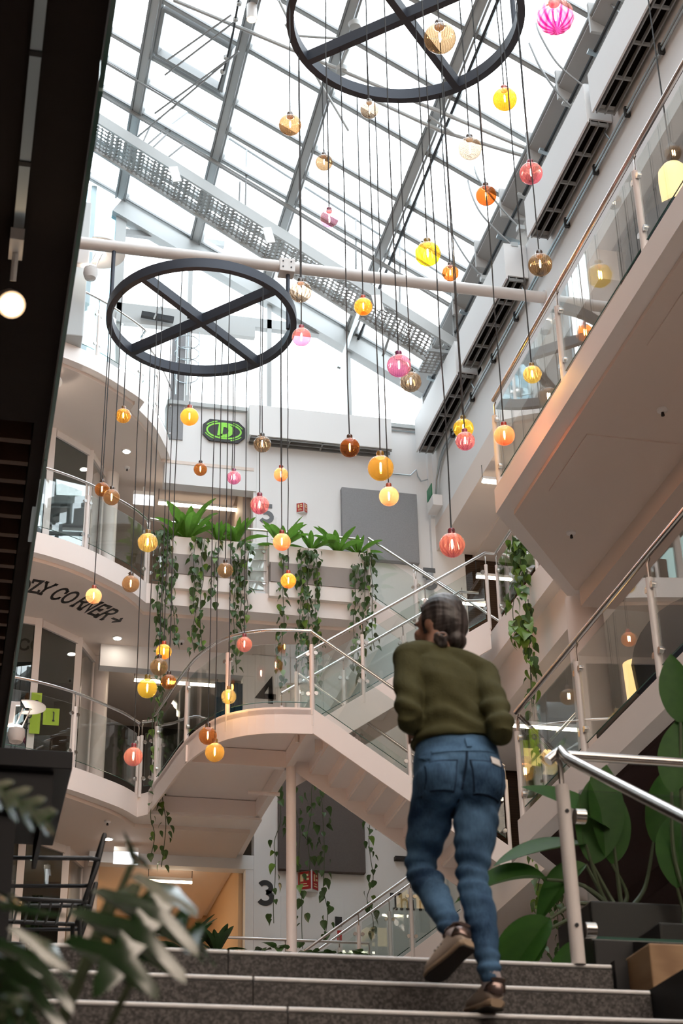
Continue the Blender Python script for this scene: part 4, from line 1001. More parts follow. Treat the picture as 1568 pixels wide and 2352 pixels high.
firesign((5.47, YB, 15.83), .20, 'small red wedge fire sign on the upper end wall')
firesign((5.52, YB, 9.05), .34, 'larger red wedge fire sign under the dark felt panel')
t = thing('fire_sign', 'flat red sign with a pale half disc low on the end wall', 'fire sign', (5.45, YB-.01, 8.2), 'red fire signs')
MB().box((5.28, YB-.012, 8.20), (5.62, YB-.001, 8.47)).build('red_face', 'sign_red', t)
MB().extrude([(5.45+.1*math.cos(a*PI/10), YB-.013, 8.32+.1*math.sin(a*PI/10)) for a in range(11)], (0, -.002, 0)).build('half_disc', 'sign_cream', t)
MB().box((5.33, YB-.015, 8.24), (5.57, YB-.013, 8.27)).build('lettering', 'sign_cream', t)
t = thing('service_door', 'white flush service cupboard door low on the end wall', 'cupboard door', (5.6, YB, 7.4))
MB().box((5.08, YB-.02, 7.3), (6.10, YB-.001, 8.80)).build('leaf', 'wall_white', t, bevel=.004)
MB().box((5.98, YB-.05, 8.12), (6.05, YB-.02, 8.28)).build('push_button', 'sign_red', t); MB().box((5.95, YB-.04, 8.35), (6.06, YB-.02, 8.5)).build('switch_plate', 'dark_steel', t)
t = thing('wall_board', 'pale flat notice board on the upper end wall', 'board', (5.5, YB, 15.3)); MB().box((5.0, YB-.02, 14.9), (6.05, YB-.001, 15.60)).build('face', 'wall_white', t, bevel=.004)
t = thing('wall_bracket', 'black bar bracket on the end wall behind the person', 'bracket', (7.05, YB, 9.5)); MB().box((6.95, YB-.1, 9.46), (7.45, YB-.001, 9.52)).build('bar', 'dark_steel', t)
# doors in the room openings
t = thing('teal_curtain', 'dark teal curtain in the doorway of the fourth level', 'curtain', (4.3, YB+.1, L4))
for k in range(9): MB().tube([(4.02+k*.055, YB+.12+.02*(k % 2), L4), (4.02+k*.055, YB+.12+.02*(k % 2), 12.42)], .034, 8).build('fold', 'teal_cloth', t, True)

# ---- lettering built from strokes (slab serif) and bold numerals
def ribbon(mb, pts, w, z=0, th=.004):
    pts = [Vector((p[0], p[1], 0)) for p in pts]
    n = len(pts); Lf = []; Rt = []
    for i, p in enumerate(pts):
        a = (p-pts[i-1]).normalized() if i > 0 else None; b = (pts[i+1]-p).normalized() if i < n-1 else None
        if a is None: a = b
        if b is None: b = a
        t = (a+b); t = t.normalized() if t.length > 1e-4 else a
        nn = Vector((-t.y, t.x, 0)); k = 1/max(.45, nn.dot(Vector((-a.y, a.x, 0))))
        Lf.append(p+nn*w/2*k); Rt.append(p-nn*w/2*k)
    for i in range(n-1):
        q = [Rt[i], Rt[i+1], Lf[i+1], Lf[i]]
        mb.add([(v.x, v.y, z) for v in q]+[(v.x, v.y, z+th) for v in q], [(3, 2, 1, 0), (4, 5, 6, 7), (0, 1, 5, 4), (1, 2, 6, 5), (2, 3, 7, 6), (3, 0, 4, 7)])
def arc(cx, cy, rx, ry, a0, a1, n=14): return [(cx+rx*math.cos(math.radians(a0+(a1-a0)*k/n)), cy+ry*math.sin(math.radians(a0+(a1-a0)*k/n))) for k in range(n+1)]
def sf(x, y, l=.16): return [(x-l, y), (x+l, y)]
GL = {  # unit box: x 0..0.8, y 0..1
 'C': [arc(.42, .5, .34, .46, 40, 320), [(.70, .62), (.70, .88)], [(.68, .12), (.68, .3)]], 'O': [arc(.4, .5, .34, .46, 0, 360, 20)],
 'Z': [[(.1, .72), (.1, .95), (.68, .95), (.1, .05), (.72, .05), (.72, .28)]], 'Y': [[(.08, .95), (.4, .48), (.72, .95)], [(.4, .5), (.4, .05)], sf(.4, .04), sf(.08, .96, .12), sf(.72, .96, .12)],
 'R': [[(.16, .05), (.16, .95), (.45, .95)], arc(.45, .74, .22, .21, 90, -90), [(.45, .53), (.16, .53)], [(.42, .53), (.70, .05)], sf(.16, .04, .13), sf(.70, .04, .1)],
 'N': [[(.14, .05), (.14, .95), (.66, .05), (.66, .95)], sf(.14, .04, .12), sf(.66, .96, .12), sf(.12, .96, .1)],
 'E': [[(.16, .05), (.16, .95)], [(.1, .95), (.68, .95), (.68, .76)], [(.16, .52), (.5, .52), (.5, .40)], [(.5, .52), (.5, .64)], [(.1, .05), (.7, .05), (.7, .25)]],
 'T': [[(.06, .74), (.06, .95), (.74, .95), (.74, .74)], [(.4, .95), (.4, .05)], sf(.4, .04)], 'h': [[(.14, .05), (.14, .98)], arc(.38, .42, .24, .22, 180, 0), [(.62, .42), (.62, .05)], sf(.14, .04, .12), sf(.62, .04, .12), sf(.1, .97, .08)],
 'i': [[(.3, .05), (.3, .62)], sf(.3, .04, .14), [(.18, .62), (.3, .62)], [(.3, .80), (.3, .92)]], 'n': [[(.14, .05), (.14, .62)], arc(.38, .40, .24, .22, 180, 0), [(.62, .40), (.62, .05)], sf(.14, .04, .12), sf(.62, .04, .12)],
 'k': [[(.14, .05), (.14, .98)], [(.6, .62), (.14, .3)], [(.3, .40), (.64, .05)], sf(.14, .04, .12), sf(.64, .04, .1)],
 '>': [[(0, .5), (.8, .5)], [(.5, .82), (.82, .5), (.5, .18)]],
 '3': [arc(.4, .73, .27, .22, 150, -80), arc(.4, .28, .31, .25, 80, -150)], '4': [[(.55, .0), (.55, .97), (.08, .30), (.78, .30)]], '5': [[(.70, .93), (.22, .93), (.18, .52)], arc(.38, .31, .30, .26, 125, -150)],
 'o': [arc(.4, .34, .26, .28, 0, 360, 18)], 'l': [[(.3, .05), (.3, .98)], sf(.3, .04, .14), [(.18, .97), (.3, .97)]], 'r': [[(.2, .05), (.2, .62)], arc(.42, .38, .22, .22, 170, 60), sf(.2, .04, .14)], 'b': [[(.14, .98), (.14, .05)], arc(.38, .34, .24, .27, 170, -170)],
 'D': [[(.18, .06), (.18, .94), (.42, .94)], arc(.42, .5, .32, .44, 90, -90), [(.42, .06), (.18, .06)]]}
def glyph(ch, w=.12): 
    mb = MB()
    for s_ in GL[ch]: ribbon(mb, s_, w if ch != '>' else .16)
    return mb
def put_glyph(ch, name, parent, origin, right, up, sx, sy, mat, w=.13, th=.006):
    right = Vector(right).normalized(); up = Vector(up).normalized(); nrm = right.cross(up)
    mb = glyph(ch, w); out = MB(); o = Vector(origin)
    out.v = [o+right*(v.x-.4)*sx+up*(v.y-.5)*sy+nrm*v.z*(th/.004) for v in mb.v]; out.f = mb.f
    return out.build(name, mat, parent)
cz = thing('soffit_lettering', 'black slab-serif words and arrow on the curved soffit', 'lettering', atZ(155, 1375, L5-.412))
LT = [('C', 28, 1339), ('O', 55, 1344), ('Z', 82, 1347), ('Y', 105, 1352), ('C', 136, 1364), ('O', 161, 1372), ('R', 189, 1383), ('N', 208, 1392), ('E', 228, 1401), ('R', 246, 1410), ('>', 266, 1423)]
for i, (ch, x, y_) in enumerate(LT):
    a = atZ(*LT[max(i-1, 0)][1:], L5-.412); b = atZ(*LT[min(i+1, len(LT)-1)][1:], L5-.412); rt = (b-a).normalized(); rt = (rt+Vector((.35, 0, 0))).normalized()
    up = Vector((rt.y, -rt.x, 0))
    put_glyph(ch, 'letter', cz, atZ(x, y_, L5-.412), rt, up, .235 if ch != '>' else .2, .46 if ch != '>' else .36, 'lettering_black', .15)
for ch, x, z, s_, mt, nm in (('5', 4.83, 15.66, .36, 'lettering_grey', 'grey wall number beside the pink globe'), ('5', 7.74, 14.58, .40, 'lettering_grey', 'dark wall number beside the upper flight'), ('4', 4.85, 12.26, .42, 'lettering_black', 'black wall number seen through the landing glass'), ('3', 4.83, 8.84, .36, 'lettering_black', 'black wall number beside the amber doorway')):
    t = thing('wall_number', nm, 'number', (x, YB-.01, z-.2))
    yy = YB-.005 if x < 7.5 else YB-.125
    put_glyph(ch, 'digit', t, (x, yy, z), (1, 0, 0), (0, 0, 1), s_*.95, s_, mt, .22)
th_ = thing('wall_lettering', 'black slab-serif word low on the end wall behind the person', 'lettering', (7.15, YB-.01, 8.7))
for k, ch in enumerate('Think'): put_glyph(ch, 'letter', th_, (6.95+k*.155, YB-.004, 8.80), (1, 0, 0), (0, 0, 1), .21, .26, 'lettering_black', .13)
ds = thing('letter_sign', 'black octagonal sign with a lime ring and letter on the end wall', 'sign', (4.04, YB-.03, 17.03))
oc = [(-.26, -.225), (.26, -.225), (.385, -.1), (.385, .1), (.26, .225), (-.26, .225), (-.385, .1), (-.385, -.1)]
MB().extrude([(4.04+x, YB-.01, 17.26+z) for x, z in oc], (0, -.03, 0)).build('board', 'lettering_black', ds)
def ell(rx, rz, w, y, a0=0, a1=360, n=40):
    mb = MB()
    for k in range(n):
        q = []
        for aa, r in ((a0+(a1-a0)*k/n, 1), (a0+(a1-a0)*(k+1)/n, 1), (a0+(a1-a0)*(k+1)/n, 0), (a0+(a1-a0)*k/n, 0)):
            c, s_ = math.cos(math.radians(aa)), math.sin(math.radians(aa)); q.append((4.04+(rx-w*(1-r))*c, y, 17.26+(rz-w*(1-r))*s_))
        mb.add(q, [(0, 1, 2, 3)])
    return mb
ell(.325, .175, .032, YB-.043).build('ring', 'sign_lime', ds)
for a in (20, 110, 200, 290): ell(.365, .213, .018, YB-.043, a, a+42, 8).build('tick', 'sign_lime', ds)
put_glyph('D', 'letter', ds, (4.05, YB-.042, 17.26), (1, 0, .0), (.12, 0, 1), .34, .25, 'sign_lime', .27)

# ---- lime poster with letters behind the office glass
pb = thing('lime_poster', 'lime green crossing poster panels with small letters on the office glass', 'poster', atY(80, 1660, 25.0))
def pxbox(mb, x0, y0, x1, y1, Y, th=.01):
    a = atY(x0, y1, Y); b = atY(x1, y0, Y); mb.box((a.x, Y, a.z), (b.x, Y+th, b.z)); return mb
pxbox(MB(), 66, 1592, 97, 1684, 25.15).build('panel', 'poster_lime', pb); pxbox(MB(), 97.5, 1628, 137, 1664, 25.15).build('panel', 'poster_lime', pb)
for ch, x, y_ in (('o', 84, 1612), ('b', 68, 1640), ('l', 125, 1646), ('r', 66, 1664)): put_glyph(ch, 'letter', pb, atY(x, y_, 25.145), (1, 0, 0), (0, 0, 1), .13, .15, 'lettering_black', .15)

# ---- white reflector lamps on the balcony edges
def reflector(label, px, py, Y, R=.30):
    c = atY(px, py, Y); t = thing('reflector_lamp', label, 'reflector lamp', c-Vector((0, 0, .6)), 'white reflector lamps')
    vs = []; fs = []; n = 24
    for k in range(n+1):
        a = -PI*.62+PI*1.24*k/n
        for r, dz in ((R*.28, 0), (R, .03), (R, .045), (R*.28, .015)): vs.append(c+Vector((r*math.cos(a), r*math.sin(a), dz)))
    for k in range(n):
        for q in range(4): fs.append((k*4+q, k*4+(q+1) % 4, k*4+4+(q+1) % 4, k*4+4+q))
    fs += [(3, 2, 1, 0), (n*4, n*4+1, n*4+2, n*4+3)]
    MB().add(vs, fs).build('disc', 'lamp_body', t, True)
    b = c+Vector((-.12, 0, -.42))
    MB().lathe([(0, -.1), (.09, -.07), (.12, .02), (.11, .12), (.0, .13)], b, 16).build('projector', 'lamp_body', t, True)
    MB().lathe([(.07, .0), (.075, .05), (.0, .05)], b+Vector((0, 0, .11)), 14).build('lens', 'lamp_cool', t, True)
    for dx in (-.06, .05): MB().tube([c+Vector((dx, -.02, .01)), b+Vector((dx*.8, -.02, .06))], .010, 6).build('strut', 'lamp_body', t)
    MB().box(c+Vector((-.42, -.05, -.25)), c+Vector((-.16, .08, .10))).build('housing', 'lamp_body', t, bevel=.02)
    MB().box(c+Vector((-.55, -.05, -.55)), c+Vector((-.46, .05, .45 if py < 800 or py > 1000 else .26))).build('mast', 'galvanised', t)
    MB().bar(c+Vector((-.47, 0, .05)), c+Vector((-.1, 0, .08)), .05, .05).build('arm', 'lamp_body', t)
reflector('white half-disc reflector lamp above the top balcony handrail', 228, 585, 22.4, .42)
reflector('white half-disc reflector lamp in front of the lime poster', 62, 1630, 22.6, .26)
reflector('white half-disc reflector lamp at the dark parapet under the top balcony', 108, 880, 23.4, .24)
pl = thing('service_column', 'white square service column beside the top reflector lamp', 'column', (0.95, 22.9, L6))
MB().box((0.55, 22.9, L6), (1.25, 23.3, 19.6)).build('shaft', 'frame_white', pl, bevel=.02)
MB().tube([(0.62, 22.85, L6), (.62, 22.85, 19.3)], .03, 8).build('pipe', 'galvanised', pl, True)
lc = thing('ladder_cage', 'small safety ladder cage at the tip of the top balcony', 'ladder', (3.35, 25.7, 17.6))
for k in range(4): MB().tube([(3.30+.22*math.cos(a*PI/6), 25.75+.22*math.sin(a*PI/6), 18.2+k*.25) for a in range(0, 13)], .01, 5).build('hoop', 'galvanised', lc, True)
for x in (3.1, 3.3, 3.5): MB().tube([(x, 25.6, 17.7), (x, 25.6, 19.1)], .01, 5).build('rail', 'galvanised', lc, True)

# ---- near-left track with spotlight
tk = thing('ceiling_track', 'aluminium lighting track on the dark near soffit', 'lighting track', (.02, 4.5, 5.88))
MB().box((.0, 2.5, 5.862), (.045, 6.2, 5.895)).build('profile', 'galvanised', tk)
for yy in (4.95, 5.6): MB().box((-.002, yy, 5.858), (.047, yy+.03, 5.862)).build('cover', 'dark_steel', tk)
sp = thing('track_spotlight', 'glowing white spotlight at the end of the near ceiling track', 'spotlight', (.02, 6.3, 5.7))
MB().box((-.01, 6.05, 5.80), (.05, 6.20, 5.862)).build('adapter', 'box_white', sp)
MB().tube([(.02, 6.15, 5.80), (.02, 6.22, 5.70)], .014, 8).build('stalk', 'box_white', sp)
b0 = Vector((.015, 6.38, 5.70)); ax = Vector((.10, -.55, -.55)).normalized()
MB().tube([b0-ax*.10, b0-ax*.07, b0+ax*.02, b0+ax*.07], [.02, .05, .062, .064], 20).build('head', 'pipe_white', sp, True)
MB().disc(b0+ax*.072, ax, .05, .008, 20).build('lens', 'spot_lit', sp, True)
ls = thing('led_strip', 'row of small violet-white lights on a metal bracket by the timber slats', 'led strip', atY(78, 1180, 8.9))
a_, b_ = atY(88, 1105, 8.4), atY(70, 1240, 9.0)
MB().bar(a_, b_, .03, .03).build('bracket', 'galvanised', ls)
for k in range(7): MB().disc(a_.lerp(b_, .45+k*.09)-Vector((0, .025, 0)), (0, 1, 0), .008, .01, 8).build('diode', 'led', ls)

# ================================================================== PLANTS
def leafmat(name, c, back, rough=.35, tr=.25, spec=.5):
    m, nt, b = newmat(name); N = nt.nodes; b.inputs['Specular IOR Level'].default_value = spec
    tc = N.new('ShaderNodeTexCoord'); nz = N.new('ShaderNodeTexNoise'); nz.inputs['Scale'].default_value = 7; nt.links.new(tc.outputs['Object'], nz.inputs[0])
    mx = N.new('ShaderNodeMix'); mx.data_type = 'RGBA'; mx.inputs[6].default_value = (*c, 1); mx.inputs[7].default_value = (*back, 1)
    nt.links.new(nz.outputs['Fac'], mx.inputs[0]); nt.links.new(mx.outputs[2], b.inputs['Base Color']); b.inputs['Roughness'].default_value = rough
    t = N.new('ShaderNodeBsdfTranslucent'); nt.links.new(mx.outputs[2], t.inputs[0]); ms_ = N.new('ShaderNodeMixShader'); ms_.inputs[0].default_value = tr
    nt.links.new(b.outputs[0], ms_.inputs[1]); nt.links.new(t.outputs[0], ms_.inputs[2]); nt.links.new(ms_.outputs[0], N['Material Output'].inputs[0])
leafmat('vine_leaf', (.035, .085, .028), (.085, .155, .045)); leafmat('vine_leaf_light', (.10, .22, .03), (.20, .32, .06))
leafmat('fern_leaf', (.075, .21, .028), (.18, .40, .05), .4, .45); leafmat('big_leaf', (.020, .070, .014), (.040, .115, .018), .5, .3, .2); leafmat('dark_leaf', (.015, .045, .012), (.03, .08, .018), .45, .2)
leafmat('philo_leaf', (.014, .045, .014), (.03, .085, .02), .22, .2, .9); plain('stem_green', (.05, .07, .03), .6); plain('stem_brown', (.07, .05, .03), .7)
def leaf_mesh(outline, fold=.25, droop=.3, rows=5, name='leaf'):
    """outline: list of (t, halfwidth) along the blade; tip at y=1"""
    vs = []; fs = []
    for t, w in outline:
        z = -droop*t*t
        vs += [(-w, t, z+fold*w), (0, t, z), (w, t, z+fold*w)]
    for i in range(len(outline)-1):
        a = i*3; fs += [(a, a+1, a+4, a+3), (a+1, a+2, a+5, a+4)]
    return MB().add(vs, fs)
HEART = [(0, .02), (-.06, .22), (.02, .34), (.2, .42), (.45, .36), (.75, .16), (1, .0)]
def mk(mb, mat, name='leaf', sm=True):
    me = mb.mesh(name, sm); me.materials.append(MATS[mat]); return me
VL = [mk(leaf_mesh(HEART, .3, .35), 'vine_leaf'), mk(leaf_mesh(HEART, .5, .15), 'vine_leaf'), mk(leaf_mesh(HEART, .2, .5), 'vine_leaf_light')]
def vine(label, path, n, size, seed, spread=.07, light=.15, wig=.03, group='trailing vines'):
    r = random.Random(seed); P = catmull([Vector(p)+Vector((r.uniform(-wig, wig), r.uniform(-wig, wig), 0)) for p in path], 5)
    t = thing('trailing_vine', label, 'vine', P[0], group)
    MB().tube(P, .006, 5).build('stem', 'stem_green', t)
    m = len(P)-1
    for k in range(n):
        f = (k+r.random())/n*m; i = min(int(f), m-1); p = P[i].lerp(P[i+1], f-i)
        a = r.uniform(0, 2*PI); q = p+Vector((math.cos(a), math.sin(a)*.7, 0))*spread*r.uniform(.3, 1)
        s = size*r.uniform(.65, 1.25)
        place('leaf', VL[2] if r.random() < light else VL[r.randint(0, 1)], t, q, (r.uniform(-1.5, -.6), r.uniform(-.4, .4), a-PI/2+r.uniform(-.6, .6)), s)
    return t
def drop(px, y0, y1, Y, n=5, dx=0):
    a = atY(px, y0, Y); b = atY(px+dx, y1, Y); return [Vector((a.x+(b.x-a.x)*k/n, Y, a.z+(b.z-a.z)*k/n)) for k in range(n+1)]
VN = [(362, 1225, 1500, 'vine at the outer end of the left planter, nearest the globes'), (378, 1228, 1590, 'longest vine at the outer end of the left planter'), (392, 1236, 1480, 'vine just inside the outer end of the left planter'),
 (447, 1240, 1500, 'vine left of the middle of the left planter'), (466, 1240, 1490, 'vine in the middle of the left planter, ending in a curl'), (493, 1248, 1385, 'short vine right of the middle of the left planter'),
 (536, 1248, 1545, 'vine near the inner end of the left planter'), (553, 1250, 1500, 'second vine near the inner end of the left planter'), (570, 1255, 1420, 'outermost vine at the inner end of the left planter'),
 (650, 1280, 1575, 'vine at the start of the right planter below the red globe'), (690, 1270, 1530, 'left strand of the dense middle of the right planter'), (708, 1270, 1560, 'middle strand of the dense middle of the right planter'), (726, 1272, 1590, 'right strand of the dense middle of the right planter'),
 (815, 1300, 1540, 'thin vine near the far end of the right planter'), (836, 1275, 1560, 'vine at the far end of the right planter'), (850, 1278, 1490, 'outermost vine at the far end of the right planter')]
for i, (px, y0, y1, lb) in enumerate(VN):
    ln = (y1-y0)/160; vine(lb, [atY(px, y0-6, 24.42)]+drop(px, y0+6, y1, 24.27, 6, random.Random(i).uniform(-8, 8)), int(ln*25*(1.3 if i in (1, 10, 11, 12) else 1)), .118, 100+i, .075, .12)
LV = [(640, 1830, 2120, 25.2, 'vine left of the slim post before the dark felt panel'), (683, 1830, 2180, 25.2, 'vine just right of the slim post before the dark felt panel'), (716, 1820, 2010, 25.2, 'thin vine before the middle of the dark felt panel'),
 (735, 1825, 2150, 25.2, 'dense vine before the middle of the dark felt panel'), (845, 1885, 2150, 25.2, 'vine hanging right of the dark felt panel')]
for i, (px, y0, y1, Y, lb) in enumerate(LV): vine(lb, drop(px, y0-30, y1, Y, 7, [-8, 10, -6, 12, 6][i]), [16, 20, 12, 34, 24][i], .125, 200+i, .09, .05, .05)
vine('vine climbing down beside the landing post to the exit box', drop(372, 1560, 1990, 24.15, 9, 4), 46, .115, 301, .09, .2, .05)
vine('second vine by the landing post ending above the amber room', drop(355, 1590, 1960, 24.15, 9, -8), 24, .11, 302, .08, .3, .05)
vine('bright green vine hanging from the half-level gallery', [atY(1190, 1235, 19.7), atY(1200, 1290, 19.7), atY(1203, 1400, 19.7), atY(1215, 1480, 19.7), atY(1222, 1600, 19.7), atY(1228, 1760, 19.7), atY(1232, 1830, 19.7)], 95, .15, 303, .085, .35, .03)
vine('second bright green vine bunching below the gallery soffit', [atY(1180, 1235, 19.75), atY(1190, 1300, 19.75), atY(1180, 1400, 19.75), atY(1192, 1470, 19.75)], 34, .17, 304, .1, .75, .03)
vine('vine hanging in front of the low flight behind the big plant', drop(1235, 1960, 2200, 20.35, 5, 8), 26, .13, 305, .1, .3)
vine('darker vine beside the big plant and the grey post', drop(1280, 1990, 2215, 19.9, 5, 6), 40, .10, 306, .07, .0)

def planter(label, x0, x1):
    t = thing('balcony_planter', label, 'planter', ((x0+x1)/2, 24.27, 13.22), 'balcony planters')
    y0, y1 = 24.36, 24.555
    MB().box((x0, y0+.012, 13.25), (x1, y1, 13.50)).build('lower_band', 'planter_beige', t)
    MB().box((x0+.02, y0, 13.505), (x1-.02, y1-.01, 13.86)).build('middle_band', 'planter_grey', t)
    MB().box((x0, y0+.012, 13.865), (x1, y1, 14.18)).build('upper_band', 'planter_beige', t)
    MB().box((x0+.02, y0+.03, 14.18), (x1-.02, y1-.02, 14.19)).build('soil', 'soil', t)
planter('left balcony planter with three stacked bands', 2.94, 4.24); planter('right balcony planter with three stacked bands', 4.58, 6.28)
FERN = mk(leaf_mesh([(0, .03), (.12, .06), (.3, .10), (.5, .135), (.7, .13), (.85, .09), (.95, .045), (1, 0)], .45, .35), 'fern_leaf')
FERN2 = mk(leaf_mesh([(0, .02), (.15, .05), (.35, .085), (.6, .10), (.8, .075), (1, 0)], .45, .2), 'fern_leaf')
FERND = [mk(leaf_mesh([(0, .03), (.12, .06), (.3, .10), (.5, .135), (.7, .13), (.85, .09), (.95, .045), (1, 0)], .45, .35), 'dark_leaf')]
def fern(label, c, n, L, seed, tall=0, group='ferns in the balcony planters', squash=.7):
    r = random.Random(seed); c = Vector(c); t = thing('nest_fern', label, 'fern', c, group)
    for k in range(n):
        a = 2*PI*k/n*1.0+r.uniform(-.2, .2); el = r.uniform(.35, 1.3) if k >= tall else r.uniform(1.2, 1.45)
        s = L*r.uniform(.6, 1.15)*(1.35 if k < tall else 1)
        place('leaf', FERND[0] if 'dark' in label else FERN if r.random() < .6 else FERN2, t, c+Vector((math.cos(a)*.03, math.sin(a)*.03*squash, 0)), (el, 0, a-PI/2), (s*1.05, s, s))
    return t
fern('tall nest fern at the outer end of the left planter', (3.24, 24.46, 14.18), 18, .62, 1, 4); fern('low nest fern in the middle of the left planter', (3.75, 24.46, 14.18), 16, .45, 2, 1); fern('nest fern at the inner end of the left planter', (4.05, 24.46, 14.18), 16, .46, 3, 1)
fern('small nest fern at the outer corner of the left planter', (2.98, 24.46, 14.18), 12, .32, 8, 0)
fern('nest fern at the start of the right planter behind the red globe', (4.82, 24.46, 14.18), 16, .52, 4, 2); fern('bushy nest fern in the middle of the right planter', (5.30, 24.46, 14.18), 16, .44, 5, 0)
fern('tall nest fern right of the middle of the right planter', (5.75, 24.46, 14.18), 18, .52, 6, 1); fern('low nest fern at the far end of the right planter', (6.10, 24.46, 14.18), 14, .40, 7, 0)
# planting trough behind the granite steps
tq = thing('floor_planter', 'dark planting trough behind the top granite step', 'planter', (3.0, 20.4, L3), )
MB().box((2.0, 20.22, L3), (6.6, 20.55, L3+.14)).build('trough', 'pot_black', tq); MB().box((2.02, 20.24, L3+.14), (6.58, 20.53, L3+.15)).build('soil', 'soil', tq)
fern('dark fern behind the top granite step, left of the amber doorway', (2.85, 20.4, L3+.15), 16, .42, 21, 3, 'plants behind the granite steps'); fern('dark spreading fern behind the top granite step', (3.2, 20.4, L3+.15), 14, .4, 22, 0, 'plants behind the granite steps')
for i, (x, lb) in enumerate(((3.9, 'low dark pothos just left of the slim post'), (4.5, 'low dark pothos right at the slim post'), (4.85, 'low dark pothos between the post and the rails'))):
    r = random.Random(40+i); t = thing('pothos', lb, 'pothos', (x, 20.4, L3+.15), 'plants behind the granite steps')
    for k in range(14): place('leaf', VL[k % 2], t, (x+r.uniform(-.2, .2), 20.4+r.uniform(-.1, .1), L3+.15+r.uniform(0, .10)), (r.uniform(-.8, .6), 0, r.uniform(0, 6)), .15*r.uniform(.7, 1.2))

# ---- large plant by the handrail
BIGO = [(p.x, max(p.y, 0)) for p in catmull([(0, .01, 0), (.06, .09, 0), (.2, .175, 0), (.42, .22, 0), (.65, .19, 0), (.85, .105, 0), (1, 0, 0)], 4)]
BIG = [mk(leaf_mesh(BIGO, f, d), 'big_leaf') for f, d in ((.35, .15), (.6, .45), (.25, .05))]
def bigplant(label, base, stems, pot=None):
    t = thing('strelitzia', label, 'big plant', base, 'large leafed plants on the landing')
    for i, (tip, mid, L, rot, v) in enumerate(stems):
        tip = Vector(tip); mid = Vector(mid); P = catmull([Vector(base)+Vector((random.uniform(-.05, .05), random.uniform(-.05, .05), 0)), mid, tip], 6)
        s = MB().tube(P, [.013-.006*k/(len(P)-1) for k in range(len(P))], 7).build('stalk', 'stem_green', t, True)
        o = place('leaf', BIG[v], t, tip, None, L)
        d, nrm = Vector(rot[0]).normalized(), Vector(rot[1]); nrm = (nrm-d*nrm.dot(d)).normalized(); x = d.cross(nrm)
        o.rotation_euler = Matrix(((x.x, d.x, nrm.x), (x.y, d.y, nrm.y), (x.z, d.z, nrm.z))).to_euler()
    return t
YP = 7.2
B_ = atY(1425, 2100, YP)
def pp_(x, y, Y=YP): return atY(x, y, Y)
def leafdir(x0, y0, x1, y1, Y0=YP, Y1=YP): return (pp_(x1, y1, Y1)-pp_(x0, y0, Y0))
bigplant('large leafed plant in a black pot behind the handrail glass', B_, [
 (pp_(1360, 1985), pp_(1400, 2060), .52, (leafdir(1360, 1985, 1380, 1850), (-.2, -1, .1)), 2), (pp_(1500, 1935), pp_(1480, 2040), .44, (leafdir(1500, 1935, 1525, 1850), (.1, -1, .2)), 2),
 (pp_(1405, 1905), pp_(1420, 2030), .46, (leafdir(1405, 1905, 1320, 1850), (-.1, -.7, .8)), 0), (pp_(1405, 1985), pp_(1440, 2060), .50, (leafdir(1405, 1985, 1390, 1830), (.2, -1, .1)), 0),
 (pp_(1345, 1985), pp_(1390, 2070), .34, (leafdir(1460, 1955, 1370, 2015), (0, -.6, .7)), 1), (pp_(1255, 2020), pp_(1340, 2035), .40, (leafdir(1255, 2020, 1160, 2005), (0, -.6, .8)), 1),
 (pp_(1345, 1940), pp_(1380, 2050), .46, (leafdir(1345, 1940, 1215, 1950), (0, -.5, .9)), 0), (pp_(1262, 2110), pp_(1330, 2075), .46, (leafdir(1262, 2110, 1200, 2170), (-.3, -.9, .4)), 1),
 (pp_(1250, 2140), pp_(1330, 2105), .42, (leafdir(1250, 2140, 1180, 2215), (-.5, -.8, .1)), 1), (pp_(1330, 2160), pp_(1380, 2120), .36, (leafdir(1330, 2160, 1300, 2240), (-.2, -.9, .2)), 0)])
Bq = atY(1580, 2150, 6.9)
bigplant('tall dark-leafed plant at the edge behind the handrail', Bq, [
 (pp_(1542, 1820, 6.9), pp_(1550, 1980, 6.9), .40, (leafdir(1542, 1820, 1560, 1690, 6.9, 6.9), (-.3, -1, .1)), 2), (pp_(1562, 1660, 6.9), pp_(1568, 1900, 6.9), .36, (leafdir(1562, 1660, 1548, 1560, 6.9, 6.9), (-.4, -1, .1)), 2),
 (pp_(1555, 2040, 6.9), pp_(1570, 2100, 6.9), .46, (leafdir(1555, 2060, 1560, 1880, 6.9, 6.9), (-.5, -1, .1)), 1)])
pt = thing('black_pot', 'black square plant pot behind the handrail glass', 'plant pot', (B_.x, YP, L2))
MB().prism([(B_.x-.22, YP-.2), (B_.x+.25, YP-.2), (B_.x+.25, YP+.25), (B_.x-.22, YP+.25)], L2, B_.z).build('body', 'pot_black', pt, bevel=.01)
pt = thing('black_pot', 'second black pot at the edge under the tall dark leaves', 'plant pot', (Bq.x, 6.9, L2))
MB().prism([(Bq.x-.22, 6.7), (Bq.x+.25, 6.7), (Bq.x+.25, 7.1), (Bq.x-.22, 7.1)], L2, Bq.z).build('body', 'pot_black', pt, bevel=.01)

# ---- bench with oak top beside the steps
bn = thing('oak_bench', 'black bench unit with a chunky oak seat beside the granite steps', 'bench', (3.0, 5.6, 1.9))
a0 = atY(1470, 2170, 5.75)
MB().box((2.405, 4.9, 1.6), (4.6, 5.945, 2.56)).box((2.405, 5.90, 2.56), (2.455, 5.945, 2.735)).build('plinth', 'black', bn)
MB().box((2.46, 5.70, 2.562), (4.6, 5.93, 2.75)).build('seat', 'oak', bn, bevel=.006)

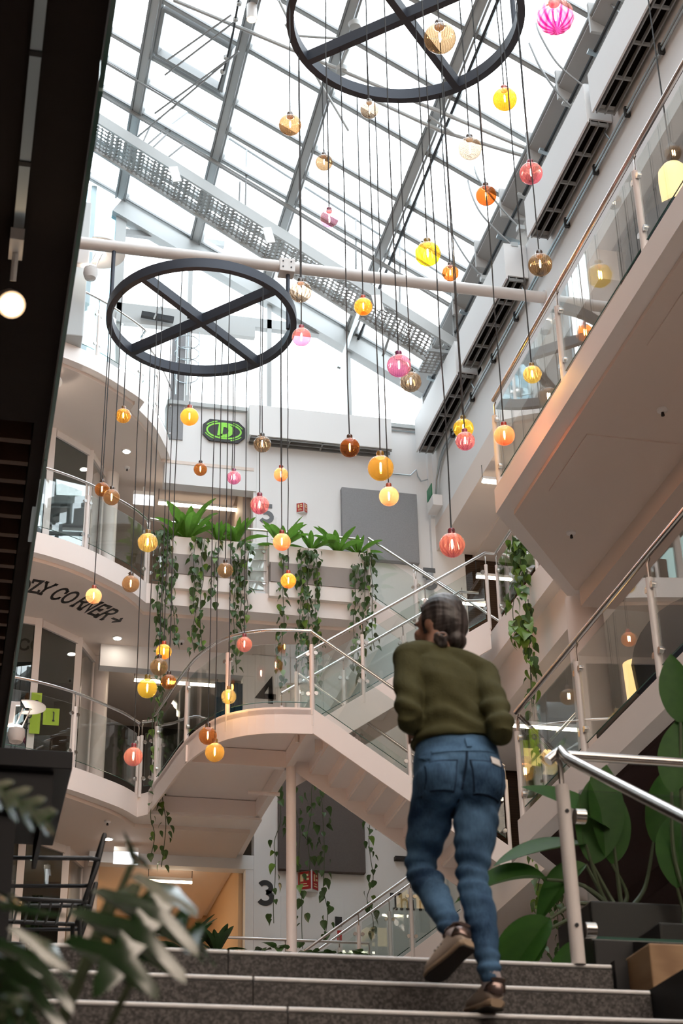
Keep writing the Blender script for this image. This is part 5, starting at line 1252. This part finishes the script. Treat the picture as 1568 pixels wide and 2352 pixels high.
# ---- bar table and wire stools on the left of the landing
bt = thing('bar_table', 'dark high bar table at the side of the landing', 'table', (-.2, 7.6, L2))
MB().box((-1.8, 6.95, 3.73), (.455, 8.02, 3.81)).build('table_top', 'table_dark', bt, bevel=.004)
MB().box((-1.75, 6.99, 3.56), (.38, 7.02, 3.73)).build('apron', 'table_dark', bt); MB().box((.36, 7.0, 3.60), (.38, 7.98, 3.73)).build('apron', 'table_dark', bt)
for x, yy in ((.13, 7.86), (.13, 7.04), (-1.6, 7.04), (-1.6, 7.86)): MB().box((x, yy, L2), (x+.11, yy+.11, 3.73)).build('leg', 'table_dark', bt)
def stool(label, ox, oy, sc=1.0):
    t = thing('wire_stool', label, 'bar stool', (ox, oy, L2), 'black wire bar stools'); O = Vector((ox, oy, L2))
    def q(x, y, z): return O+Vector((x, y, z))*sc
    for x in (-.2, .2):
        for y in (-.2, .2): MB().tube([q(x*1.15, y*1.15, 0), q(x*.9, y*.9, .74)], .011, 8).build('leg', 'dark_steel', t, True)
    fr = MB().tube([q(-.21, -.2, .75), q(.21, -.2, .75), q(.21, .2, .75), q(-.21, .2, .75)], .011, 8, True).build('seat_frame', 'dark_steel', t, True)
    for k in range(9): MB().tube([q(-.2+k*.05, -.2, .75), q(-.2+k*.05, -.08, .735), q(-.2+k*.05, .2, .75)], .006, 6).build('seat_wire', 'dark_steel', fr)
    bk = MB().tube([q(.2, -.2, .75), q(.25, -.21, .92), q(.28, -.19, 1.08), q(.285, 0, 1.10), q(.28, .19, 1.08), q(.25, .21, .92), q(.2, .2, .75)], .012, 8).build('back_frame', 'dark_steel', t, True)
    for k in range(7):
        y = -.15+k*.05; MB().tube([q(.2, y, .75), q(.245, y, .92), q(.283, y, 1.09)], .006, 6).build('back_wire', 'dark_steel', bk)
    for s in (-1, 1):
        MB().tube([q(-.2, .21*s, .75), q(-.2, .23*s, .93), q(.22, .23*s, .95), q(.26, .21*s, .95)], .011, 8).build('arm', 'dark_steel', t, True)
    for z in (.28,): MB().tube([q(-.22, -.22, z), q(.22, -.22, z), q(.22, .22, z), q(-.22, .22, z)], .009, 6, True).build('foot_ring', 'dark_steel', t, True)
stool('front black wire bar stool beside the bar table', .42, 8.32, 1.03); stool('rear black wire bar stool behind the first one', .46, 9.15, 1.03)

# ---- lounge on the right-hand gallery
lt = thing('side_table', 'black marble side table carrying the glowing lamp', 'table', (5.72, 12.55, L3))
MB().box((5.45, 12.2, L3+.38), (6.1, 13.3, L3+.44)).build('table_top', 'lettering_black', lt, bevel=.004)
for x in (5.52, 6.0):
    for yy in (12.3, 13.2): MB().tube([(x, yy, L3), (x, yy, L3+.38)], .02, 8).build('leg', 'black', lt)
tl = thing('table_lamp', 'glowing cream cylinder lamp on the marble side table', 'table lamp', (5.62, 12.62, L3+.44))
cL = Vector((5.62, 12.62, L3+.44))
MB().lathe([(.12, .0), (.12, .02), (.0, .02)], cL, 20).build('base', 'black', tl); MB().lathe([(.125, .05), (.135, .38)], cL, 24).build('shade', 'lamp_shade_lit', tl, True)
MB().tube([cL+Vector((-.03, -.14, 0)), cL+Vector((-.03, -.145, .50))], .007, 6).build('frame_rod', 'black', tl); MB().lathe([(.012, .5), (.02, .53), (0, .55)], cL+Vector((-.03, -.145, 0)), 8).build('finial', 'brushed_steel', tl)
def tubchair(label, c, rz, s=1):
    t = thing('lounge_chair', label, 'armchair', c, 'dark lounge chairs'); c = Vector(c)
    vs = []; fs = []; n = 18
    for k in range(n+1):
        a = rz-PI*.62+PI*1.24*k/n; h = .42+.38*math.cos((k/n-.5)*PI)**.8
        for r, z in ((.36, .18), (.42, .2), (.44, h), (.37, h), (.33, .4)): vs.append(c+Vector((r*math.cos(a)*s, r*math.sin(a)*s, z*s)))
    for k in range(n):
        for q in range(5): fs.append((k*5+q, k*5+(q+1) % 5, k*5+5+(q+1) % 5, k*5+5+q))
    fs += [(4, 3, 2, 1, 0), tuple(n*5+q for q in range(5))]
    MB().add(vs, fs).build('shell', 'fabric_navy', t, True)
    MB().lathe([(.0, .26), (.34, .26), (.36, .32), (.33, .42), (.0, .44)], c, 24).build('seat_cushion', 'fabric_navy', t, True)
    for a in range(4): MB().tube([c+Vector((.25*math.cos(a*PI/2+.7), .25*math.sin(a*PI/2+.7), 0)), c+Vector((.2*math.cos(a*PI/2+.7), .2*math.sin(a*PI/2+.7), .27))], .018, 8).build('leg', 'black', t)
tubchair('dark navy lounge chair beside the glowing table lamp', (5.75, 11.85, L3), -1.35, 1.15)
tubchair('dark lounge chair at the upper gallery glass', (5.75, 11.1, L4), -1.35, 1.1)
q_ = atY(1235, 1748, 20.5); dl = thing('drum_pendant', 'glowing wood-veneer drum shade behind the lounge gallery corner', 'pendant lamp', q_)
MB().box(q_-Vector((.24, .1, .15)), q_+Vector((.24, .1, .14))).build('shade', 'lamp_shade_lit', dl, bevel=.01); MB().tube([q_+Vector((0, 0, .14)), (q_.x, q_.y, 11.1)], .006, 5).build('cord', 'black', dl)
ul = thing('wall_lamp', 'glowing round-topped shade on the upper gallery', 'lamp', (6.5, 12.45, 12.1))
MB().lathe([(.15, 0), (.16, .25), (.15, .38), (.10, .45), (0, .47)], (6.5, 12.4, 12.12), 20).build('shade', 'lamp_shade_lit', ul, True); MB().tube([(6.5, 12.4, 12.55), (6.5, 12.4, 15.1)], .008, 6).build('cord', 'black', ul)
# ================================================================== THE PERSON ON THE STEPS
plain('skin', (.30, .16, .11), .5); plain('sweater_green', (.075, .074, .034), .9, spec=.15, bump=.35, bscale=260, var=.22, vscale=18)
plain('shoe_suede', (.46, .39, .33), .85, spec=.2, var=.1, vscale=20); plain('shoe_sole', (.34, .25, .17), .7); plain('shoe_outsole', (.03, .024, .02), .7); plain('shoe_metallic', (.20, .15, .14), .22, .8); plain('sock_grey', (.55, .50, .52), .9); plain('paper_white', (.75, .76, .78), .6); plain('hair_tie', (.30, .20, .17), .6)
def denim():
    m, nt, b = newmat('denim'); N = nt.nodes; tc = N.new('ShaderNodeTexCoord')
    n1 = N.new('ShaderNodeTexNoise'); n1.inputs['Scale'].default_value = 5.5; n1.inputs['Detail'].default_value = 5; nt.links.new(tc.outputs['Object'], n1.inputs[0])
    mp = N.new('ShaderNodeMapping'); mp.inputs['Scale'].default_value = (160, 160, 40); nt.links.new(tc.outputs['Object'], mp.inputs[0])
    n2 = N.new('ShaderNodeTexNoise'); n2.inputs['Scale'].default_value = 1.0; nt.links.new(mp.outputs[0], n2.inputs[0])
    r = N.new('ShaderNodeValToRGB'); e = r.color_ramp.elements; e[0].position = .36; e[0].color = (.014, .038, .085, 1); e[1].position = .68; e[1].color = (.10, .21, .36, 1)
    ad = N.new('ShaderNodeMath'); ad.operation = 'MULTIPLY_ADD'; ad.inputs[1].default_value = .18; nt.links.new(n2.outputs['Fac'], ad.inputs[0])
    sb = N.new('ShaderNodeMath'); sb.operation = 'SUBTRACT'; sb.inputs[1].default_value = .09; nt.links.new(n1.outputs['Fac'], sb.inputs[0]); nt.links.new(sb.outputs[0], ad.inputs[2])
    nt.links.new(ad.outputs[0], r.inputs[0]); nt.links.new(r.outputs[0], b.inputs['Base Color']); b.inputs['Roughness'].default_value = .85; b.inputs['Specular IOR Level'].default_value = .2
    bp = N.new('ShaderNodeBump'); bp.inputs['Strength'].default_value = .25; bp.inputs['Distance'].default_value = .004; nt.links.new(n2.outputs['Fac'], bp.inputs['Height']); nt.links.new(bp.outputs[0], b.inputs['Normal'])
denim(); plain('denim_dark', (.012, .028, .058), .85, spec=.2)
def hairm():
    m, nt, b = newmat('hair_grey'); N = nt.nodes; tc = N.new('ShaderNodeTexCoord'); mp = N.new('ShaderNodeMapping'); mp.inputs['Scale'].default_value = (60, 5, 5); nt.links.new(tc.outputs['Object'], mp.inputs[0])
    n = N.new('ShaderNodeTexNoise'); n.inputs['Scale'].default_value = 1; n.inputs['Detail'].default_value = 3; nt.links.new(mp.outputs[0], n.inputs[0])
    r = N.new('ShaderNodeValToRGB'); e = r.color_ramp.elements; e[0].position = .42; e[0].color = (.016, .012, .012, 1); e[1].position = .80; e[1].color = (.15, .13, .13, 1); nt.links.new(n.outputs['Fac'], r.inputs[0]); nt.links.new(r.outputs[0], b.inputs['Base Color']); b.inputs['Roughness'].default_value = .45
    bp = N.new('ShaderNodeBump'); bp.inputs['Strength'].default_value = .35; bp.inputs['Distance'].default_value = .003; nt.links.new(n.outputs['Fac'], bp.inputs['Height']); nt.links.new(bp.outputs[0], b.inputs['Normal'])
hairm()
def J(x, y, Y): return atY(x, y, Y)
def blob(mb, c, rad, right=(1, 0, 0), fwd=(0, 1, 0), n=14):
    c = Vector(c); x = Vector(right).normalized(); y = Vector(fwd); y = (y-x*y.dot(x)).normalized(); z = x.cross(y); vs = []; fs = []; m = n//2
    for i in range(m+1):
        th = PI*i/m
        for k in range(n):
            ph = 2*PI*k/n; vs.append(c+x*rad[0]*math.sin(th)*math.cos(ph)+y*rad[1]*math.sin(th)*math.sin(ph)+z*rad[2]*math.cos(th))
    for i in range(m):
        for k in range(n): fs.append((i*n+k, i*n+(k+1) % n, (i+1)*n+(k+1) % n, (i+1)*n+k))
    mb.add(vs, fs)
def limb(mb, pts, rads, n=14, sub=5):
    P = catmull(pts, sub); m = len(P)-1; R = []
    for i in range(len(P)):
        f = i/sub; j = min(int(f), len(rads)-2); u = f-j; u = u*u*(3-2*u); R.append(rads[j]*(1-u)+rads[j+1]*u)
    mb.tube(P, R, n); blob(mb, P[0], (R[0],)*3); blob(mb, P[-1], (R[-1],)*3)
def loft(mb, secs, n=24, caps=True):
    """secs: (centre, right vector, forward vector, half width, half depth, squareness)"""
    vs = []; fs = []
    for c, x, y, a, b, sq in secs:
        c = Vector(c); x = Vector(x).normalized(); y = Vector(y).normalized()
        for k in range(n):
            t = 2*PI*k/n; ct, st_ = math.cos(t), math.sin(t); p = 2/sq
            vs.append(c+x*a*math.copysign(abs(ct)**p, ct)+y*b*math.copysign(abs(st_)**p, st_))
    m = len(secs)
    for i in range(m-1):
        for k in range(n): fs.append((i*n+k, i*n+(k+1) % n, (i+1)*n+(k+1) % n, (i+1)*n+k))
    if caps: fs += [tuple(range(n))[::-1], tuple((m-1)*n+k for k in range(n))]
    mb.add(vs, fs)
def remesh(mb, voxel, name, mat, parent, disp=None, smooth_it=4):
    me = mb.mesh(name, False, parent_loc(parent)); o = bpy.data.objects.new(name, me); COL.objects.link(o)
    md = o.modifiers.new('r', 'REMESH'); md.mode = 'VOXEL'; md.voxel_size = voxel; md.use_smooth_shade = True
    sm = o.modifiers.new('s', 'SMOOTH'); sm.factor = .5; sm.iterations = smooth_it
    dg = bpy.context.evaluated_depsgraph_get(); new = bpy.data.meshes.new_from_object(o.evaluated_get(dg)); o.modifiers.clear(); o.data = new; new.name = name
    bpy.data.meshes.remove(me)
    if disp:
        org = parent_loc(parent); nr = [v.normal.copy() for v in new.vertices]
        for v, nn in zip(new.vertices, nr): v.co = v.co+nn*disp(v.co+org, nn)
    for p_ in new.polygons: p_.use_smooth = True
    new.materials.clear(); new.materials.append(MATS[mat]); o.parent = parent; return o
# joints
RH, LH = J(1098, 1800, 5.33), J(1003, 1798, 5.36); RK, LK = J(1085, 2020, 5.32), J(966, 1995, 5.50); RA, LA = J(1124, 2232, 5.20), J(1036, 2135, 5.24)
PEL, WST, CHE, NKB = J(1050, 1765, 5.34), J(1043, 1690, 5.37), J(1022, 1580, 5.42), J(1003, 1502, 5.46)
HD = J(1010, 1432, 5.50); LS, RS = J(938, 1512, 5.42), J(1108, 1552, 5.40); LE, RE = J(940, 1648, 5.33), J(1152, 1680, 5.20); LW, RW = J(952, 1668, 5.56), J(1112, 1668, 5.42)
bx = (RS-LS).normalized(); hx = (RH-LH).normalized()
person = thing('person', 'person in olive sweater, blue jeans and trainers climbing the granite steps', 'person', (PEL.x, PEL.y, 2.38))
up_t = (NKB-WST).normalized(); fw_t = up_t.cross(bx)*-1; fw_t = Vector((bx.y*-1, bx.x, 0)).normalized() if fw_t.y < 0 else fw_t.normalized()
def torso(mb, e):
    loft(mb, [(PEL+Vector((0, 0, -.06)), hx, (0, 1, 0), .14+e, .10+e, 2.2), (PEL, hx, (0, 1, 0), .148+e, .112+e, 2.3), (WST, (hx+bx)/2, (0, 1, 0), .122+e, .092+e, 2.2), (WST.lerp(CHE, .5), bx, fw_t, .112+e, .092+e, 2.2),
              (CHE, bx, fw_t, .128+e, .105+e, 2.3), (CHE.lerp(NKB, .5), bx, fw_t, .128+e, .092+e, 2.4), (NKB+up_t*-.02, bx, fw_t, .075+e, .06+e, 2.0), (NKB+up_t*.03, bx, fw_t, .048+e*.5, .046+e*.5, 2.0)])
    blob(mb, LS, (.052+e,)*3); blob(mb, RS, (.052+e,)*3)
    limb(mb, [NKB-up_t*.02, LS.lerp(NKB, .45)-Vector((0, 0, .0)), LS], [.05+e, .052+e, .05+e]); limb(mb, [NKB-up_t*.02, RS.lerp(NKB, .45), RS], [.05+e, .052+e, .05+e])
def arms(mb, e, cut=0.0):
    limb(mb, [LS, LS.lerp(LE, .5)+Vector((-.004, 0, 0)), LE, LE.lerp(LW, .5), LW.lerp(LE, cut)], [.050+e, .045+e, .038+e, .037+e, .027+e]); limb(mb, [RS, RS.lerp(RE, .5)+Vector((.006, 0, 0)), RE, RE.lerp(RW, .5), RW.lerp(RE, cut)], [.050+e, .045+e, .038+e, .037+e, .027+e])
def legs(mb, e):
    limb(mb, [RH, RH.lerp(RK, .45), RK, RK.lerp(RA, .35)+Vector((0, -.012, 0)), RA], [.080+e, .072+e, .049+e, .051+e, .033+e]); limb(mb, [LH, LH.lerp(LK, .45), LK, LK.lerp(LA, .35)+Vector((0, -.012, -.005)), LA], [.080+e, .072+e, .049+e, .050+e, .033+e])
    blob(mb, RH+Vector((-.005, -.045, -.01)), (.085+e, .085+e, .095+e)); blob(mb, LH+Vector((.005, -.045, -.01)), (.085+e, .085+e, .095+e))
    blob(mb, PEL, (.15+e, .11+e, .09+e), hx)
# hands: palm, four fingers and a thumb, loosely curled
def hand(mb, w, elbow, side):
    d = (w-elbow).normalized(); s = Vector((side, 0, 0)); s = (s-d*s.dot(d)).normalized(); dn = d.cross(s)*side; dn = -dn if dn.z > 0 else dn
    limb(mb, [w, w+d*.04], [.024, .03]); blob(mb, w+d*.06, (.014, .042, .04), dn, d)
    for k, L in enumerate((.062, .072, .068, .052)):
        b = w+d*.088+s*(-.027+k*.018); limb(mb, [b, b+d*L*.4+dn*.008, b+d*L*.65+dn*.028, b+d*L*.62+dn*.05], [.0085, .0085, .008, .007], 8, 3)
    b = w+d*.035-s*.028; limb(mb, [b, b+d*.03-s*.022+dn*.012, b+d*.062-s*.02+dn*.03], [.011, .010, .008], 8, 3)
body = MB(); torso(body, -.012); arms(body, -.010); legs(body, -.010); hand(body, LW, LE, -1); hand(body, RW, RE, 1)
fd = Vector((-.62, .76, .06)).normalized(); fs_ = fd.cross(Vector((0, 0, 1))).normalized(); fu = fs_.cross(fd)
HC = HD
limb(body, [NKB-up_t*.02, NKB.lerp(HC, .45), HC-Vector((0, 0, .03))], [.05, .047, .05])
blob(body, HC, (.070, .088, .098), fs_, fd); blob(body, HC+fd*.025-fu*.045, (.055, .062, .06), fs_, fd)
blob(body, HC+fd*.068-fu*.085, (.028, .026, .024), fs_, fd); blob(body, HC+fd*.098-fu*.028, (.012, .02, .022), fs_, fd)      # chin, nose
for s in (-1, 1):
    blob(body, HC+fs_*s*.03+fd*.080+fu*.004, (.014, .010, .009), fs_, fd); blob(body, HC+fs_*s*.035+fd*.070-fu*.04, (.02, .018, .018), fs_, fd)
    blob(body, HC+fs_*s*.072-fd*.002-fu*.022, (.010, .022, .034), fs_, fd)
for dz in (-.062, -.071): blob(body, HC+fd*.088+fu*dz, (.022, .010, .006), fs_, fd)
bo = remesh(body, .0055, 'body', 'skin', person)
for s in (-1, 1):
    e_ = MB(); blob(e_, HC+fs_*s*.03+fd*.086+fu*.004, (.010, .008, .006), fs_, fd); e_.build('eye', 'lettering_black', bo, True)
# sweater with folds round the waist and elbows
def fold_sw(p, n):
    h = (p.z-WST.z)
    d = .006*math.sin(h*78+p.x*22+math.sin(p.x*30)*1.2)*math.exp(-((h-.03)/.11)**2)
    d += .0035*math.sin((p.z+p.x*.9)*48)*math.exp(-((h-.16)/.12)**2)
    for e_ in (LE, RE): d += .0010*math.sin((p-e_).length*130)*math.exp(-((p-e_).length/.075)**2)
    return d
sw = MB(); arms(sw, .006, .0)
loft(sw, [(WST+Vector((0, 0, -.035)), hx, (0, 1, 0), .150, .118, 2.3), (WST+Vector((0, 0, .0)), hx, (0, 1, 0), .140, .110, 2.3), (WST.lerp(CHE, .5), bx, fw_t, .122, .102, 2.2), (CHE, bx, fw_t, .138, .114, 2.3), (CHE.lerp(NKB, .5), bx, fw_t, .136, .100, 2.4), (NKB+up_t*-.02, bx, fw_t, .085, .07, 2.0), (NKB+up_t*.015, bx, fw_t, .062, .058, 2.0)])
blob(sw, LS, (.060,)*3); blob(sw, RS, (.060,)*3); limb(sw, [NKB-up_t*.025, LS.lerp(NKB, .45), LS], [.054, .060, .058]); limb(sw, [NKB-up_t*.025, RS.lerp(NKB, .45), RS], [.054, .060, .058])
remesh(sw, .0065, 'sweater', 'sweater_green', person, fold_sw, 5)
# jeans with knee creases
def fold_jn(p, n):
    d = .0015*math.sin(p.z*70+p.x*40)
    for k, w in ((RK, 1), (LK, 1.2)):
        v = p-k; d += .0055*w*math.sin(v.z*115+v.x*25)*math.exp(-(v.z/.075)**2)*math.exp(-((v.x)/.09)**2)
    for a in (RA, LA): d += .005*math.sin((p.z-a.z)*150)*math.exp(-(((p-a).length)/.07)**2)
    v = p-(RH+LH)/2; d += .003*math.sin(v.z*90+abs(v.x)*70)*math.exp(-((v.z+.12)/.05)**2)
    return d
jn = MB(); legs(jn, .004)
loft(jn, [(PEL+Vector((0, 0, -.05)), hx, (0, 1, 0), .145, .11, 2.2), (PEL, hx, (0, 1, 0), .152, .116, 2.3), (WST+Vector((0, 0, -.03)), hx, (0, 1, 0), .136, .106, 2.2)])
jo = remesh(jn, .0065, 'jeans', 'denim', person, fold_jn, 5)
from mathutils.bvhtree import BVHTree
_jv = [v.co+person.location for v in jo.data.vertices]; JB = BVHTree.FromPolygons(_jv, [tuple(p.vertices) for p in jo.data.polygons])
def patch(name, pts, mat, parent, off=.004, sub=6, th=.003):
    """quad patch laid on the back of the jeans; pts are four (x,z) corners"""
    vs = []; fs = []
    for lay in (off, off-th-.004):
        for i in range(sub+1):
            for k in range(sub+1):
                u, v = k/sub, i/sub; a = Vector(pts[0]).lerp(Vector(pts[1]), u); b = Vector(pts[3]).lerp(Vector(pts[2]), u); q = a.lerp(b, v)
                hit = JB.ray_cast(Vector((q[0], 4.6, q[1])), Vector((0, 1, 0)))
                if hit[0] is None: hit = JB.find_nearest(Vector((q[0], 5.25, q[1])))
                vs.append(hit[0]+Vector((0, -lay, 0)))
    m = sub+1
    for i in range(sub):
        for k in range(sub): fs.append((i*m+k, i*m+k+1, (i+1)*m+k+1, (i+1)*m+k)); o_ = m*m; fs.append((o_+(i+1)*m+k, o_+(i+1)*m+k+1, o_+i*m+k+1, o_+i*m+k))
    e = [k for k in range(m)]+[i*m+sub for i in range(1, m)]+[sub*m+k for k in range(sub-1, -1, -1)]+[i*m for i in range(sub-1, 0, -1)]
    for q in range(len(e)): a, b = e[q], e[(q+1) % len(e)]; fs.append((a, b, b+m*m, a+m*m))
    return MB().add(vs, fs).build(name, mat, parent, True)
def XZ(x, y, Y=5.24): p_ = atY(x, y, Y); return (p_.x, p_.z)
patch('pocket_stitching', [XZ(965, 1742), XZ(1049, 1747), XZ(1045, 1818), XZ(971, 1811)], 'denim_dark', jo, .004)
patch('pocket_stitching', [XZ(1075, 1749), XZ(1146, 1759), XZ(1151, 1838), XZ(1085, 1828)], 'denim_dark', jo, .004)
patch('back_pocket', [XZ(968, 1745), XZ(1046, 1750), XZ(1042, 1815), XZ(974, 1808)], 'denim', jo, .006)
patch('back_pocket', [XZ(1078, 1752), XZ(1143, 1762), XZ(1148, 1835), XZ(1088, 1825)], 'denim', jo, .006)
patch('phone', [XZ(1120, 1745), XZ(1143, 1750), XZ(1145, 1768), XZ(1122, 1762)], 'paper_white', jo, .012)
for a in ((964, 1712), (1068, 1705)): patch('belt_loop', [XZ(a[0], a[1]-12), XZ(a[0]+11, a[1]-12), XZ(a[0]+13, a[1]+12), XZ(a[0]+2, a[1]+12)], 'denim', jo, .010, 3)
patch('seam', [XZ(1068, 1722), XZ(1073, 1722), XZ(1062, 1850), XZ(1057, 1850)], 'denim_dark', jo, .003, 6)
patch('waistband', [XZ(962, 1702), XZ(1134, 1714), XZ(1136, 1730), XZ(960, 1722)], 'denim', jo, .004, 10)
# hair swept back to a low bun
hr_ = MB(); blob(hr_, HC+fu*.012-fd*.012, (.084, .098, .104), fs_, fd, 18); blob(hr_, HC-fd*.045-fu*.012, (.074, .070, .085), fs_, fd)
blob(hr_, HC-fd*.07-fu*.085, (.045, .04, .036), fs_, fd)
def strand(p, n):
    v = p-HC; a = math.atan2(v.dot(fs_), v.dot(fu)); w = v.normalized(); b = math.atan2(v.dot(fs_), v.dot(fu)+.02); return .0008*math.sin(b*30+math.sin(v.dot(fd)*14)*2)+.001*math.sin(b*9+2)
hair = remesh(hr_, .006, 'hair', 'hair_grey', person, strand, 3)
# let the face and ears show: trim the hair in front of the ears
bm = bmesh.new(); bm.from_mesh(hair.data)
kill = [f for f in bm.faces if ((f.calc_center_median()+person.location-HC).dot(fd) > .035 and (f.calc_center_median()+person.location-HC).dot(fu) < .055)]
bmesh.ops.delete(bm, geom=kill, context='FACES'); bm.to_mesh(hair.data); bm.free()
bc = J(1012, 1466, 5.40)
bun = MB(); blob(bun, bc, (.030, .024, .026)); blob(bun, bc+Vector((.004, .0, -.022)), (.020, .018, .018)); remesh(bun, .005, 'hair_bun', 'hair_grey', person, lambda p, n: .002*math.sin((p.x+p.z)*160), 2)
tie = MB(); tie.tube([bc+Vector((.014*math.cos(a*PI/6), -.020, .007*math.sin(a*PI/6)+.006)) for a in range(12)], .0035, 6, True); tie.build('hair_tie', 'hair_tie', person, True)
# trainers
def shoe(heel, toe, up, parent, ankle):
    heel = Vector(heel); toe = Vector(toe); d = (toe-heel); L = d.length; d.normalize(); up = Vector(up); up = (up-d*up.dot(d)).normalized(); s = d.cross(up)
    out = []
    def sec(t, w, h0, h1): return (heel+d*L*t+up*(h0+h1)/2, s, up, w, (h1-h0)/2, 3.0)
    sole = MB(); loft(sole, [sec(0, .020, -.002, .024), sec(.05, .031, -.002, .026), sec(.3, .031, 0, .022), (sec(.55, .036, 0, .02)), sec(.78, .042, .0, .018), sec(.93, .034, .004, .018), sec(1.0, .016, .008, .018)])
    so = sole.build('sole', 'shoe_sole', parent, True)
    os_ = MB(); loft(os_, [sec(.01, .022, -.007, 0), sec(.06, .031, -.008, 0), sec(.3, .029, -.006, 0), sec(.55, .034, -.007, 0), sec(.78, .040, -.006, .0), sec(.93, .032, 0, .004), sec(.99, .016, .004, .008)]); os_.build('outsole', 'shoe_outsole', so, True)
    upm = MB(); loft(upm, [sec(.02, .022, .018, .075), sec(.10, .031, .018, .088), sec(.28, .033, .018, .086), sec(.45, .035, .018, .072), sec(.62, .038, .016, .058), sec(.8, .039, .016, .046), sec(.93, .030, .014, .036), sec(.99, .012, .014, .024)])
    remesh(upm, .005, 'upper', 'shoe_suede', parent, None, 3)
    hc = MB(); loft(hc, [sec(-.012, .016, .034, .070), sec(.02, .027, .034, .080), sec(.08, .034, .036, .082), sec(.14, .035, .04, .07), sec(.18, .034, .045, .06)]); hc.build('heel_counter', 'shoe_metallic', parent, True)
    cb = MB(); loft(cb, [sec(.0, .024, .076, .090), sec(.08, .034, .080, .096), sec(.25, .036, .078, .094), sec(.38, .030, .074, .088)]); cb.build('collar', 'shoe_metallic', parent, True)
    ln = MB()
    for t in (.42, .5, .58): ln.tube([heel+d*L*t+up*.055+s*.034, heel+d*L*t+up*(.084-.16*(t-.4)), heel+d*L*t+up*.055-s*.034], .004, 6)
    ln.build('lace', 'shoe_outsole', parent, True)
    sk = MB(); limb(sk, [heel+d*L*.17+up*.06, Vector(ankle)], [.034, .032]); sk.build('sock', 'sock_grey', parent, True)
rs = MB(); 
def shoe_obj(a, b, up, ank):
    root = MB(); blob(root, Vector(a).lerp(Vector(b), .3)+Vector(up).normalized()*.03, (.01, .01, .01)); o = root.build('shoe', 'shoe_suede', person, True); shoe(a, b, up, o, ank); return o
shoe_obj(J(1140, 2312, 5.18), J(1082, 2334, 5.435), (.12, -.28, 1), RA)
shoe_obj(J(1078, 2172, 5.15), J(985, 2258, 5.33), (-.15, .62, .75), LA)

# ================================================================== FOREGROUND PHILODENDRON
def lobed(nl=5, name='leaf'):
    out = [(0, .03)]
    for k in range(nl):
        t0 = .08+k*.82/nl; w = .46*math.sin(PI*(.18+.72*k/nl))+.05
        out += [(t0, .09), (t0+.05, w*.9), (t0+.11, w), (t0+.13, w*.85), (t0+.12, .11)]
    out += [(.94, .07), (1.0, 0)]
    vs = []; fs = []
    for t, w in out:
        yy = t+w*.22 if w > .12 else t; z = -.25*t*t+.05*math.sin(w*9); vs += [(-w, yy, z+.2*w), (0, t, z), (w, yy, z+.2*w)]
    for i in range(len(out)-1): a = i*3; fs += [(a, a+1, a+4, a+3), (a+1, a+2, a+5, a+4)]
    return MB().add(vs, fs)
_pb = MATS['philo_leaf'].node_tree.nodes['Principled BSDF']; _pb.inputs['Coat Weight'].default_value = 1.0; _pb.inputs['Coat Roughness'].default_value = .18; _pb.inputs['Coat IOR'].default_value = 1.8
PHL = mk(lobed(5), 'philo_leaf'); PHL2 = mk(lobed(4), 'philo_leaf')
YF_ = 2.45
ph = thing('philodendron', 'blurred dark split-leaf plant close to the lens', 'plant', (-.12, 2.4, 0))
pot_ = MB().lathe([(.16, 0), (.21, .42), (.22, .44), (.19, .44), (.19, .40), (0, .40)], (-.16, 2.4, 0), 24).build('pot', 'pot_black', ph, True)
base_ = Vector((-.14, 2.4, .42))
for i, (x0, y0, x1, y1, Y0, Y1, w, nrm, v) in enumerate([(250, 2065, 515, 2150, 2.45, 2.5, .85, (.18, -.71, .68), 0), (400, 2040, 250, 2220, 2.45, 2.3, .8, (.1, -.9, .3), 1), (-90, 1800, 145, 1872, 2.5, 2.5, .8, (.22, -.70, .68), 0), (-60, 2085, 110, 2050, 2.2, 2.3, .9, (-.1, -.7, .7), 1),
                                                    (120, 2170, -40, 2330, 2.4, 2.3, 1.1, (.3, -.8, .4), 0), (300, 1990, 330, 1930, 2.5, 2.6, .6, (.5, -.8, .1), 1), (60, 2290, -60, 2380, 2.0, 2.0, .9, (-.2, -.8, .5), 1)]):
    a = atY(x0, y0, Y0); b = atY(x1, y1, Y1); L = (b-a).length; d = (b-a).normalized(); nr = Vector(nrm); nr = (nr-d*nr.dot(d)).normalized(); xx = d.cross(nr)
    MB().tube(catmull([base_+Vector((.02*(i % 3), 0, 0)), base_.lerp(a, .55)+Vector((-.03, 0, .06)), a], 6), .006, 6).build('stalk', 'stem_green', ph, True)
    o = place('leaf', PHL if v == 0 else PHL2, ph, a, None, (L*w, L, L)); o.rotation_euler = Matrix(((xx.x, d.x, nr.x), (xx.y, d.y, nr.y), (xx.z, d.z, nr.z))).to_euler()
